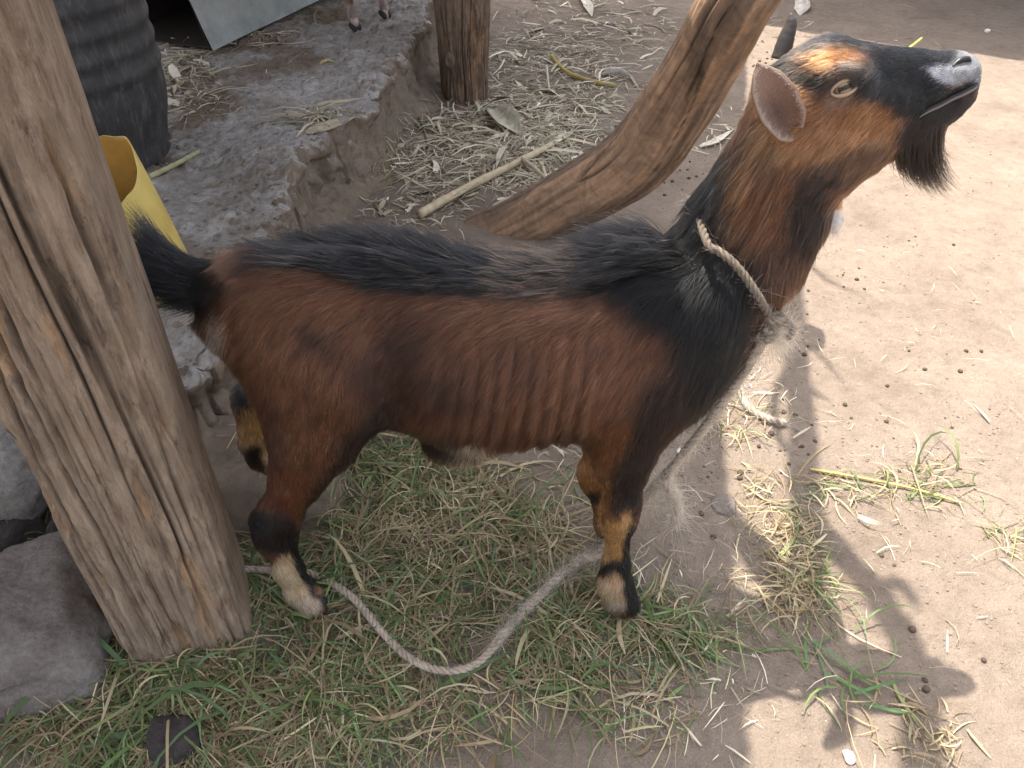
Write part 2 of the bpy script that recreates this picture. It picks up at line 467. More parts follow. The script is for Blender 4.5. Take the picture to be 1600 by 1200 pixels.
# leaning barkless trunk
def log_obj():
    pts = [atY(700, 395, 2.42), atY(800, 358, 2.38), atY(890, 312, 2.33), atY(988, 252, 2.27), atY(1050, 173, 2.2), atY(1103, 89, 2.1), atY(1152, 0, 2.0)]
    e = pts[-1]; pts += [e + np.array([0.045, -0.03, 0.10])]
    P = spline(pts, 150)
    T, N, B = frames(P)
    seg = 130
    L = np.concatenate([[0], np.cumsum(np.linalg.norm(np.diff(P, axis=0), axis=1))])
    r = np.interp(np.linspace(0, 1, 150), [0, .12, .3, .5, .7, .85, 1], [.085, .088, .098, .096, .087, .083, .075])
    th = np.linspace(0, 2 * np.pi, seg, endpoint=False)
    TH, LL = np.meshgrid(th, L)
    ca, sa = np.cos(TH + 0.5 * LL), np.sin(TH + 0.5 * LL)
    g1 = sstep(0.84, 1.0, 1 - np.abs(noise3(ca * 1.7, sa * 1.7, LL * .9 + 3)) * 3.2)
    g2 = fbm(ca * 4.5, sa * 4.5, LL * 2.5, 4)
    flute = 0.006 * np.sin(2 * (TH + 0.5 * LL) + 0.8)
    rr = r[:, None] + flute - 0.010 * g1 * (g1 > .25) + 0.004 * g2 + 0.012 * fbm(ca * 1.1, sa * 1.1, LL * 2.2, 3)
    V = P[:, None] + rr[..., None] * (np.cos(TH)[..., None] * N[:, None] + np.sin(TH)[..., None] * B[:, None])
    V = V.reshape(-1, 3)
    i = np.arange(149)[:, None] * seg; j = np.arange(seg)[None]; jn = (j + 1) % seg
    F = np.stack([i + j, i + jn, i + seg + jn, i + seg + j], -1).reshape(-1, 4)
    F = np.concatenate([F, [[149 * seg + k, 149 * seg + k + 1, len(V), len(V)] for k in range(seg - 1)]])
    V = np.concatenate([V, [P[-1]]])
    tone = 1 - 0.5 * g1 + 0.35 * g2
    # greyer, darker bark left on the upper left flank and near the foot
    grain = fbm(ca * 9, sa * 9, LL * 1.2, 3)
    c = np.clip(tone + 0.3 * grain, 0.35, 1.5).reshape(-1, 1) * np.array([1, .95, .9])
    bark = sstep(-0.1, 0.5, fbm(ca * 1.6, sa * 1.6, LL * 2.6 + 8, 4) + 0.35 * (1 - LL / 1.0)).reshape(-1, 1)
    c = c * (1 - bark * np.array([.45, .42, .36]))
    c = np.concatenate([c, [[.5, .45, .4]]])
    o = mesh_np('leaning_trunk', V, fixfaces(F), M_LOGT, None, True, c)
    tag(o, 'curved barkless tree trunk leaning up behind the brown goat', 'tree trunk')
t = NT('trunk_wood'); v = t.coord()
tc_ = t.mix((0.40, 0.262, 0.165), (0.24, 0.155, 0.102), t.ramp(t.noise(v, 16, 8, 0.7, 1.5), [(0.38, 0.0), (0.62, 1.0)]))
tc_ = t.mix(tc_, t.attr('col'), 1.0, 'MULTIPLY')
M_LOGT = t.done(tc_, 0.7, t.bump(t.noise(v, 90, 8, 0.7, 1.0), 0.6, 0.006), 0.3)
log_obj()

# ------------------------------------------------------------------ rocks
def rock(name, label, centre, size, seed, mat, rot=0, cuts=9, sub=40, rough=1.0, group='stones around the posts'):
    """a boulder: a ball cut by random planes, worn at the edges"""
    r_ = np.random.default_rng(seed)
    n, m = sub * 2, sub
    u = np.linspace(0, 2 * np.pi, n, endpoint=False); w = np.linspace(0.02, np.pi - 0.02, m)
    U, W = np.meshgrid(u, w)
    D = np.stack([np.sin(W) * np.cos(U), np.sin(W) * np.sin(U), np.cos(W)], -1)
    rad = np.full(U.shape, 1.12)
    pl = r_.normal(size=(cuts, 3)); pl /= np.linalg.norm(pl, axis=1, keepdims=True)
    pl = np.concatenate([pl, [[0.05, 0.02, 1.0], [0.9, -0.4, 0.1], [-0.2, -0.95, 0.2], [-0.9, 0.3, 0.1], [0.3, 0.9, 0.1]]])
    pl /= np.linalg.norm(pl, axis=1, keepdims=True)
    for p_ in pl:
        q = D @ p_; dist = r_.uniform(0.72, 0.9)
        with np.errstate(divide='ignore'):
            lim = np.where(q > 0.05, dist / np.maximum(q, 0.05), 9)
        kk = 0.06
        hh = np.clip(0.5 + 0.5 * (lim - rad) / kk, 0, 1)
        rad = lim + (rad - lim) * hh - kk * hh * (1 - hh)
    P = D * rad[..., None]
    rad = rad + rough * (0.07 * fbm(P[..., 0] * 2.5 + seed, P[..., 1] * 2.5, P[..., 2] * 2.5, 5) + 0.026 * fbm(P[..., 0] * 12, P[..., 1] * 12 + seed, P[..., 2] * 12, 4))
    V = (D * rad[..., None]).reshape(-1, 3) * np.asarray(size)
    cr, sr = math.cos(rot), math.sin(rot)
    V = V @ np.array([[cr, sr, 0], [-sr, cr, 0], [0, 0, 1]])
    i = np.arange(m - 1)[:, None] * n; j = np.arange(n)[None]; jn = (j + 1) % n
    F = np.stack([i + j, i + n + j, i + n + jn, i + jn], -1).reshape(-1, 4)
    F = np.concatenate([F, np.stack([np.arange(n), (np.arange(n) + 1) % n, np.full(n, m * n), np.full(n, m * n)], 1),
                        np.stack([(m - 1) * n + (np.arange(n) + 1) % n, (m - 1) * n + np.arange(n), np.full(n, m * n + 1), np.full(n, m * n + 1)], 1)])
    V = np.concatenate([V, [V[:n].mean(0), V[(m - 1) * n:m * n].mean(0)]])
    o = mesh_np(name, V, fixfaces(F), mat, None, True)
    o.location = centre
    return tag(o, label, 'rock', group)
rock('boulder', 'large rough grey block of stone beside the upper part of the thick post', (-1.13, 1.21, 0.12), (0.27, 0.19, 0.19), 5, M_CRUMB, 0.25, sub=56)
rock('boulder', 'flat topped brownish grey boulder at the foot of the thick post', (-0.885, 0.845, 0.035), (0.195, 0.20, 0.115), 12, M_ROCK, 0.5, cuts=5, sub=56)
rock('stone', 'small dark stone lying alone in the cut grass at the bottom', (-0.545, 0.625, 0.02), (0.052, 0.055, 0.048), 21, M_ROCKD, 0.9, cuts=7)
rock('stone', 'dark brown stone wedged between the boulder and the post', (-0.86, 1.075, 0.03), (0.07, 0.07, 0.075), 31, M_ROCKD, 0.2)
rock('stone', 'brownish stone half buried under the large grey block', (-1.03, 1.04, 0.01), (0.10, 0.08, 0.05), 44, M_ROCKD, 1.2)
rock('stone', 'grey flat stone sunk in the earth at the shadow edge', atZ(1128, 792, 0.0), (0.036, 0.040, 0.012), 51, M_ROCK, 0.3)
rock('pebble', 'tiny white pebble on the sunlit dirt at the bottom', atZ(1327, 1182, 0.006), (0.010, 0.013, 0.009), 61, mat_plain('white_stone', (0.7, 0.66, 0.6), 0.7), 0.3, sub=14)
rock('pebble', 'small white pebble on shaded dirt beyond the muzzle', atZ(1543, 48, 0.008), (0.016, 0.014, 0.010), 62, bpy.data.materials['white_stone'], 0.9, sub=14)

# ------------------------------------------------------------------ black drum
def drum():
    e = empty('drum', 'black ribbed drum standing on the earth ledge', 'drum', None, (-1.345, 2.45, 0.205))
    prof = []
    Rr, H = 0.275, 0.86
    for z in np.linspace(0, H, 160):
        r = Rr * (0.86 + 0.14 * sstep(0.0, 0.22, z)) 
        for zc in (0.285, 0.35, 0.415, 0.48, 0.62):
            r += 0.008 * math.exp(-((z - zc) / 0.020)**2)
        prof.append((r, z))
    seg = 128
    a = np.linspace(0, 2 * np.pi, seg, endpoint=False)
    V = []
    for r, z in prof:
        dent = 1 + 0.012 * fbm(np.cos(a) * 1.5, np.sin(a) * 1.5, z * 3, 3)
        V.append(np.stack([r * dent * np.cos(a), r * dent * np.sin(a), np.full(seg, z)], 1))
    V = np.concatenate(V); n = len(prof)
    i = np.arange(n - 1)[:, None] * seg; j = np.arange(seg)[None]; jn = (j + 1) % seg
    F = np.stack([i + j, i + jn, i + seg + jn, i + seg + j], -1).reshape(-1, 4)
    t = NT('dirty_black_plastic'); v = t.coord()
    vs = t.coord((1, 1, 0.25))
    c = t.ramp(t.noise(v, 6, 8, 0.7), [(0.3, (0.016, 0.016, 0.018)), (0.55, (0.035, 0.034, 0.035)), (0.8, (0.075, 0.07, 0.068))])
    c = t.mix(c, (0.17, 0.15, 0.135), t.ramp(t.noise(vs, 38, 8, 0.8), [(0.5, 0.0), (0.78, 0.75)]))
    m = t.done(c, t.ramp(t.noise(v, 20, 6, 0.7), [(0.3, 0.38), (0.7, 0.75)]), t.bump(t.noise(v, 70, 7, 0.75), 0.5, 0.006), 0.4)
    mesh_np('shell', V, F, m, e)
    b = (n - 1) * seg
    v1 = V[b:b + seg]; v2 = v1 * [0.94, 0.94, 1] + [0, 0, 0.008]; v3 = v1 * [0.9, 0.9, 1] - [0, 0, 0.03]; v4 = v1[:1] * [0, 0, 1] - [0, 0, 0.03]
    VV = np.concatenate([v1 + [0, 0, 0.001], v2, v3, v4])
    F = [[r * seg + k, r * seg + (k + 1) % seg, (r + 1) * seg + (k + 1) % seg, (r + 1) * seg + k] for r in range(2) for k in range(seg)]
    F += [[2 * seg + k, 2 * seg + (k + 1) % seg, 3 * seg] for k in range(seg)]
    mesh_np('lid', VV, F, m, e)
drum()

# ------------------------------------------------------------------ green grey sheet metal trough on the ledge
def trough():
    e = empty('feed_trough', 'old grey green sheet metal trough, open ended, on the ledge beside the drum', 'trough', None, (0, 0, 0))
    a = np.array([-1.235, 3.42, 0.225]); u = np.array([0.372, 0.928, 0.0]); w = np.array([-0.928, 0.372, 0.0])
    upv = np.array([-0.16, 0.06, 0.62])
    t = NT('painted_sheet_metal'); v = t.coord()
    c = t.ramp(t.noise(v, 7, 8, 0.7), [(0.3, (0.24, 0.245, 0.23)), (0.5, (0.34, 0.35, 0.33)), (0.72, (0.44, 0.45, 0.42))])
    c = t.mix(c, (0.14, 0.28, 0.22), t.ramp(t.noise(v, 4.5, 7, 0.7), [(0.52, 0.0), (0.70, 0.55)]))
    c = t.mix(c, (0.13, 0.09, 0.065), t.ramp(t.noise(v, 17, 8, 0.75), [(0.6, 0.0), (0.74, 0.7)]))
    m = t.done(c, 0.6, t.bump(t.noise(v, 12, 5, 0.6), 0.3, 0.01), 0.35)
    dark = mat_plain('shade_dark_inside', (.035, .026, .022), .8, .2, .6, 12)  # near-black colour stands in for the shade inside the trough
    def slab(name, o_, x, y, nrm, th, m=m):
        nx = 14
        s, q = np.meshgrid(np.linspace(0, 1, nx), np.linspace(0, 1, nx), indexing='ij')
        wob = 0.006 * fbm(s * 3 + th * 99, q * 3, 1.0, 3)
        A = o_ + s[..., None] * x + q[..., None] * y + (wob)[..., None] * nrm
        B = A + nrm * th
        V = np.concatenate([A.reshape(-1, 3), B.reshape(-1, 3)])
        n2 = nx * nx
        F = []
        for i in range(nx - 1):
            for j in range(nx - 1):
                p = i * nx + j
                F.append([p, p + 1, p + nx + 1, p + nx]); F.append([n2 + p, n2 + p + nx, n2 + p + nx + 1, n2 + p + 1])
        rim = [i for i in range(nx)] + [i * nx + nx - 1 for i in range(1, nx)] + [(nx - 1) * nx + i for i in range(nx - 2, -1, -1)] + [i * nx for i in range(nx - 2, 0, -1)]
        for i in range(len(rim)):
            p, q_ = rim[i], rim[(i + 1) % len(rim)]
            F.append([p, n2 + p, n2 + q_, q_])
        return mesh_np(name, V, F, m, e, False)
    slab('side_panel', a, u * 1.3, upv, -w, 0.006)
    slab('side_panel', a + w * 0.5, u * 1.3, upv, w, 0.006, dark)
    slab('shade_lining', a + w * 0.007, u * 1.29, upv * .98, w, 0.003, dark)  # added dark sheet, blackens the inner side as shade would
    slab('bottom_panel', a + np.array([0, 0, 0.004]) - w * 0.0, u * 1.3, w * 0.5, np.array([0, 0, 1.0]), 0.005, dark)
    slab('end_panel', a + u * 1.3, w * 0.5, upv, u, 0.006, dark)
    slab('top_panel', a + upv, u * 1.3, w * 0.5, np.array([0, 0, 1.0]), 0.006)
trough()

# ------------------------------------------------------------------ yellow jug cut open
def jug():
    seg, nz = 72, 40
    base = onsurf(236, 482)
    e = empty('yellow_jug', 'yellow plastic jug cut open at the top, leaning behind the thick post', 'jug', None, tuple(base + np.array([0, 0.045, 0.0])))
    th = np.linspace(0, 2 * np.pi, seg, endpoint=False)
    def shell(off):
        rows = []
        for k in range(nz + 1):
            f = k / nz
            sx_, sy_ = 0.105 - off, 0.082 - off
            rr = (np.abs(np.cos(th))**3.0 + np.abs(np.sin(th))**3.0) ** (-1 / 3.0)
            cut = 0.310 + 0.055 * np.sin(th) + 0.02 * np.cos(th) + 0.006 * noise3(np.cos(th) * 3, np.sin(th) * 3, 1.0)
            z = off + (cut - off) * f
            rnd = np.sqrt(np.clip(1 - ((0.04 - np.minimum(z, 0.04)) / 0.045)**2, 0, 1))
            bulge = 1 + 0.03 * np.sin(z * 9) 
            rows.append(np.stack([sx_ * rr * np.cos(th) * rnd * bulge, sy_ * rr * np.sin(th) * rnd * bulge, z], 1))
        return np.concatenate(rows)
    A = shell(0.0); B = shell(0.003)
    i = np.arange(nz)[:, None] * seg; j = np.arange(seg)[None]; jn = (j + 1) % seg
    FA = np.stack([i + j, i + jn, i + seg + jn, i + seg + j], -1).reshape(-1, 4)
    n = len(A)
    FB = FA[:, ::-1] + n
    t_ = nz * seg
    FR = np.stack([t_ + np.arange(seg), t_ + (np.arange(seg) + 1) % seg, n + t_ + (np.arange(seg) + 1) % seg, n + t_ + np.arange(seg)], 1)
    V = np.concatenate([A, B]); F = np.concatenate([FA, FB, FR])
    c0 = [list(range(seg))[::-1], [n + k for k in range(seg)]]
    t = NT('yellow_plastic'); v = t.coord()
    c = t.ramp(t.noise(v, 9, 7, 0.65), [(0.3, (0.47, 0.34, 0.085)), (0.55, (0.60, 0.46, 0.13)), (0.8, (0.66, 0.53, 0.2))])
    c = t.mix(c, (0.2, 0.13, 0.05), t.ramp(t.noise(t.coord((1, 1, 0.3)), 30, 8, 0.75), [(0.58, 0.0), (0.8, 0.6)]))
    m = t.done(c, 0.45, t.bump(t.noise(v, 18, 4, 0.5), 0.15, 0.01), 0.4)
    o = mesh_np('body', V, F.tolist() + c0, m, e)
    o.data.materials.append(mat_plain('stained_yellow_plastic', (.36, .19, .035), .5, .3, .7, 14))
    o.data.polygons.foreach_set('material_index', np.array([0] * len(FA) + [1] * len(FB) + [0] * len(FR) + [0, 1], np.int32))
    e.rotation_euler = (R(-4), R(-10), R(18))
    # the lower label-like rim line where the bottom was moulded
    ring, f = tube_np(np.stack([0.0955 * (np.abs(np.cos(th))**3 + np.abs(np.sin(th))**3)**(-1/3) * np.cos(th), 0.0785 * (np.abs(np.cos(th))**3 + np.abs(np.sin(th))**3)**(-1/3) * np.sin(th), np.full(seg, 0.045)], 1), 0.002, 5, False)
    mesh_np('moulded_rib', ring, f, m, e)
jug()

# ------------------------------------------------------------------ shed roof that shades the left of the yard
def g2r(px, py, z):                                   # a point at height z whose shadow falls on that ground pixel
    p = atZ(px, py, 0); return np.array([p[0] - SX * z, p[1] - SY * z, z])
def shed_roof():
    e = empty('shed_roof', 'low corrugated iron roof of the shed carried by the posts', 'roof')
    Z = 2.34
    edge = [g2r(1165, 180, Z), g2r(1128, 640, Z), g2r(1150, 960, Z), g2r(1165, 1160, Z)]
    ys = np.array([p[1] for p in edge])[::-1]; xsn = np.array([p[0] for p in edge])[::-1]
    def ex(y):
        return np.interp(y, np.concatenate([[-3], ys, [7]]), np.concatenate([[xsn[0] - 0.23 * (ys[0] + 3)], xsn, [xsn[-1] + 0.23 * (7 - ys[-1])]]))
    m = mat_plain('rusty_iron', (0.16, 0.10, 0.07), 0.7, 0.3, 0.8, 12, 0.4)
    yb = -0.9
    k = 0
    while yb < 5.6:                                   # each sheet a piece of its own
        y = np.linspace(yb, yb + 0.86, 90); x = np.linspace(0, 1, 8)
        X = np.empty((90, 8)); Y = np.empty((90, 8)); ZZ = np.empty((90, 8))
        e_ = ex(y) + 0.02 * noise3(y * 2.0 + k, 0.0, 0.0)
        for c_ in range(8):
            X[:, c_] = -3.6 + (e_ + 3.6) * x[c_]; Y[:, c_] = y
            ZZ[:, c_] = Z + 0.012 * np.sin(y * 2 * np.pi / 0.076) + (0.004 if k % 2 else 0.0) + 0.02 * (1 - x[c_]) * 6 * 0.3
        V = np.stack([X, Y, ZZ], -1).reshape(-1, 3)
        i = np.arange(89)[:, None] * 8; j = np.arange(7)[None]
        F = np.stack([i + j, i + 8 + j, i + 8 + j + 1, i + j + 1], -1).reshape(-1, 4)
        mesh_np('roof_sheet', V, F, m, e)
        yb += 0.83; k += 1
    for yy in (0.1, 1.5, 2.9, 4.3):
        v, f = tube_np(spline([[-3.5, yy, Z + .0], [-1.8, yy + .03, Z - 0.045], [ex(yy) - 0.05, yy, Z - 0.06]], 16), 0.035, 8)
        mesh_np('rafter', v, fixfaces(f), M_POSTD, e, True, np.ones((len(v), 3)))
shed_roof()
def branch_pole():
    e = empty('roof_branch', 'crooked dry branch tied along the edge of the shed roof', 'branch')
    Z = 2.26
    def tub(name, pts, r0, r1, seed):
        P = spline([g2r(*p, Z + dz) for p, dz in pts], 60)
        P += 0.012 * np.stack([noise3(np.arange(60) * 0.15 + seed, 0.0, 0.0), noise3(0.0, np.arange(60) * 0.15 + seed, 0.0), np.zeros(60)], 1)
        v, f = tube_np(P, np.linspace(r0, r1, 60) * (1 + 0.15 * noise3(np.arange(60) * 0.25 + seed, 3.0, 0.0)), 10)
        mesh_np(name, v, fixfaces(f), M_POSTD, e, True, np.ones((len(v), 3)))
    tub('limb', [((1230, 395), .0), ((1243, 520), 0), ((1252, 640), 0), ((1258, 760), 0), ((1262, 860), 0), ((1262, 920), 0), ((1252, 960), 0.02), ((1225, 930), 0.02), ((1180, 860), .03), ((1120, 800), .04)], 0.030, 0.040, 1)
    tub('limb', [((1262, 800), .03), ((1310, 858), .0), ((1375, 935), 0), ((1420, 1010), 0), ((1440, 1075), 0), ((1438, 1130), 0), ((1440, 1240), 0)], 0.028, 0.034, 5)
    tub('twig', [((1396, 905), .02), ((1420, 925), .0), ((1432, 945), 0)], 0.018, 0.004, 9)
    tub('twig', [((1262, 415), 0.), ((1295, 440), 0), ((1340, 462), 0)], 0.007, 0.003, 11)
    tub('twig', [((1252, 535), 0.), ((1290, 565), 0), ((1318, 600), 0)], 0.008, 0.003, 12)
    tub('twig', [((1258, 600), 0.), ((1275, 620), 0), ((1300, 632), 0)], 0.010, 0.003, 13)
    tub('twig', [((1235, 575), 0.), ((1212, 620), 0), ((1216, 680), 0), ((1245, 715), 0)], 0.011, 0.012, 14)
branch_pole()
def neighbour_roof():
    e = empty('opposite_roof', 'tin roof of the building across the yard', 'roof')
    Z = 2.5
    P0, P1, P2 = g2r(1200, 48, Z), g2r(1345, 62, Z), g2r(1600, 96, Z)
    d = (P2 - P1) / np.linalg.norm(P2 - P1); P3 = P2 + d * 2.5
    P0 = P1 - d * 0.55 - np.array([0, 0, 0])
    m = bpy.data.materials['rusty_iron']
    n_ = np.array([-d[1], d[0], 0]); n_ = n_ if n_[1] > 0 else -n_
    L = np.linalg.norm(P3 - P0); s = np.linspace(0, L, 240); q = np.linspace(0, 3.0, 6)
    S, Q = np.meshgrid(s, q, indexing='ij')
    V = P0 + S[..., None] * d + Q[..., None] * n_ + (0.012 * np.sin(S * 2 * np.pi / 0.076) + 0.12 * Q)[..., None] * np.array([0, 0, 1.0])
    V[:, 0] += (0.03 * noise3(s * 3, 0.0, 0.0))[:, None] * n_
    i = np.arange(239)[:, None] * 6; j = np.arange(5)[None]
    F = np.stack([i + j, i + 6 + j, i + 6 + j + 1, i + j + 1], -1).reshape(-1, 4)
    mesh_np('roof_sheet', V.reshape(-1, 3), F, m, e)
    wallm = mat_rock('mud_wall', (0.2, 0.15, 0.11), (0.12, 0.09, 0.065), (0.3, 0.23, 0.17))
    A = P0 + n_ * 1.6; B = P3 + n_ * 1.6
    w = np.array([*(A - n_ * .08)]), np.array([*(B - n_ * .08)]), np.array([*(B + n_ * .08)]), np.array([*(A + n_ * .08)])
    V = np.array([[*p[:2], z] for z in (0, Z + 0.15) for p in w])
    mesh_np('wall', V, [[0, 1, 5, 4], [1, 2, 6, 5], [2, 3, 7, 6], [3, 0, 4, 7], [4, 5, 6, 7]], wallm, e, False)
neighbour_roof()

# ------------------------------------------------------------------ goat: one continuous body from blended volumes
Y0 = 0.99
class Field:
    def __init__(s, lo, hi, h):
        s.lo = np.array(lo, float); s.h = h
        s.n = np.ceil((np.array(hi) - s.lo) / h).astype(int) + 1
        s.F = np.full(tuple(s.n), 0.5, np.float32)
        s.ax = [s.lo[i] + h * np.arange(s.n[i]) for i in range(3)]
    def blend(s, lo, hi, fn, k, sub=False):
        i0 = np.maximum(np.floor((np.array(lo) - s.lo) / s.h).astype(int), 0)
        i1 = np.minimum(np.ceil((np.array(hi) - s.lo) / s.h).astype(int) + 1, s.n)
        if np.any(i1 <= i0): return
        sl = tuple(slice(a, b) for a, b in zip(i0, i1))
        X = s.ax[0][sl[0]][:, None, None]; Y = s.ax[1][sl[1]][None, :, None]; Z = s.ax[2][sl[2]][None, None, :]
        d = fn(X, Y, Z)
        a = s.F[sl]
        if sub:
            d = -d; hh = np.maximum(k - np.abs(a - d), 0) / k
            s.F[sl] = np.maximum(a, d) + hh * hh * k * 0.25
        else:
            hh = np.maximum(k - np.abs(a - d), 0) / k
            s.F[sl] = np.minimum(a, d) - hh * hh * k * 0.25
    def cone(s, a, ra, b, rb, ys=1.0, k=0.03, sub=False):
        a = np.array(a, float); b = np.array(b, float)
        pad = max(ra, rb) * max(1, ys) + k + 0.02
        lo = np.minimum(a, b) - pad; hi = np.maximum(a, b) + pad
        def fn(X, Y, Z):
            yc = 0.5 * (a[1] + b[1])
            ab = (b - a) * np.array([1, 1 / ys, 1])
            px, py, pz = X - a[0], (Y - a[1]) / ys, Z - a[2]
            L2 = float(ab @ ab) + 1e-12
            t = np.clip((px * ab[0] + py * ab[1] + pz * ab[2]) / L2, 0, 1)
            d = np.sqrt((px - t * ab[0])**2 + (py - t * ab[1])**2 + (pz - t * ab[2])**2) - (ra + (rb - ra) * t)
            return d * min(1, ys)
        s.blend(lo, hi, fn, k, sub)
    def ell(s, c, r, k=0.03, sub=False):
        c = np.array(c, float); r = np.array(r, float)
        pad = k + 0.03
        def fn(X, Y, Z):
            q = np.sqrt(((X - c[0]) / r[0])**2 + ((Y - c[1]) / r[1])**2 + ((Z - c[2]) / r[2])**2)
            return (q - 1) * r.min()
        s.blend(c - r - pad, c + r + pad, fn, k, sub)
    def mesh(s):
        F = s.F; n = F.shape
        S = F < 0
        c = [S[i:n[0] - 1 + i, j:n[1] - 1 + j, k:n[2] - 1 + k] for i in (0, 1) for j in (0, 1) for k in (0, 1)]
        cnt = sum(x.astype(np.int8) for x in c)
        act = (cnt > 0) & (cnt < 8)
        I = np.argwhere(act)
        idx = np.full(act.shape, -1, np.int64); idx[act] = np.arange(len(I))
        vals = np.stack([F[I[:, 0] + i, I[:, 1] + j, I[:, 2] + k] for i in (0, 1) for j in (0, 1) for k in (0, 1)], 1)
        offs = np.array([[i, j, k] for i in (0, 1) for j in (0, 1) for k in (0, 1)], float)
        acc = np.zeros((len(I), 3)); m = np.zeros(len(I))
        for a in range(8):
            for b in range(a + 1, 8):
                if np.abs(offs[a] - offs[b]).sum() != 1: continue
                va, vb = vals[:, a], vals[:, b]
                x = (va < 0) != (vb < 0)
                t = np.where(x, va / np.where(x, va - vb, 1), 0)
                acc += np.where(x[:, None], offs[a] + t[:, None] * (offs[b] - offs[a]), 0); m += x
        V = s.lo + (I + acc / m[:, None]) * s.h
        Q = []
        for ax in range(3):
            sl0 = [slice(1, -1)] * 3; sl1 = [slice(1, -1)] * 3
            sl0[ax] = slice(0, n[ax] - 1); sl1[ax] = slice(1, n[ax])
            A, B = S[tuple(sl0)], S[tuple(sl1)]
            e = np.argwhere(A != B)
            off = np.ones(3, int); off[ax] = 0
            g = e + off
            o1, o2 = [(1, 2), (2, 0), (0, 1)][ax]
            d1 = np.zeros(3, int); d1[o1] = 1; d2 = np.zeros(3, int); d2[o2] = 1
            q = np.stack([idx[tuple((g - d1 - d2).T)], idx[tuple((g - d2).T)], idx[tuple(g.T)], idx[tuple((g - d1).T)]], 1)
            flip = ~A[tuple(e.T)]
            q[flip] = q[flip][:, ::-1]
            Q.append(q)
        Q = np.concatenate(Q)
        return V, Q[(Q >= 0).all(1)]
def smooth_np(V, Q, it=2, lam=0.5):
    e = np.concatenate([Q[:, [0, 1]], Q[:, [1, 2]], Q[:, [2, 3]], Q[:, [3, 0]]])
    e = np.concatenate([e, e[:, ::-1]])
    cnt = np.bincount(e[:, 0], minlength=len(V))[:, None]
    for _ in range(it):
        for l_ in (lam, -lam * 1.03):
            acc = np.stack([np.bincount(e[:, 0], V[e[:, 1], k], minlength=len(V)) for k in range(3)], 1)
            V = V + l_ * (acc / np.maximum(cnt, 1) - V)
    return V
def vnormals(V, Q):
    N = np.zeros_like(V)
    fn = np.cross(V[Q[:, 2]] - V[Q[:, 0]], V[Q[:, 3]] - V[Q[:, 1]])
    for k in range(4):
        for c_ in range(3):
            N[:, c_] += np.bincount(Q[:, k], fn[:, c_], minlength=len(V))
    return N / (np.linalg.norm(N, axis=1, keepdims=True) + 1e-12)

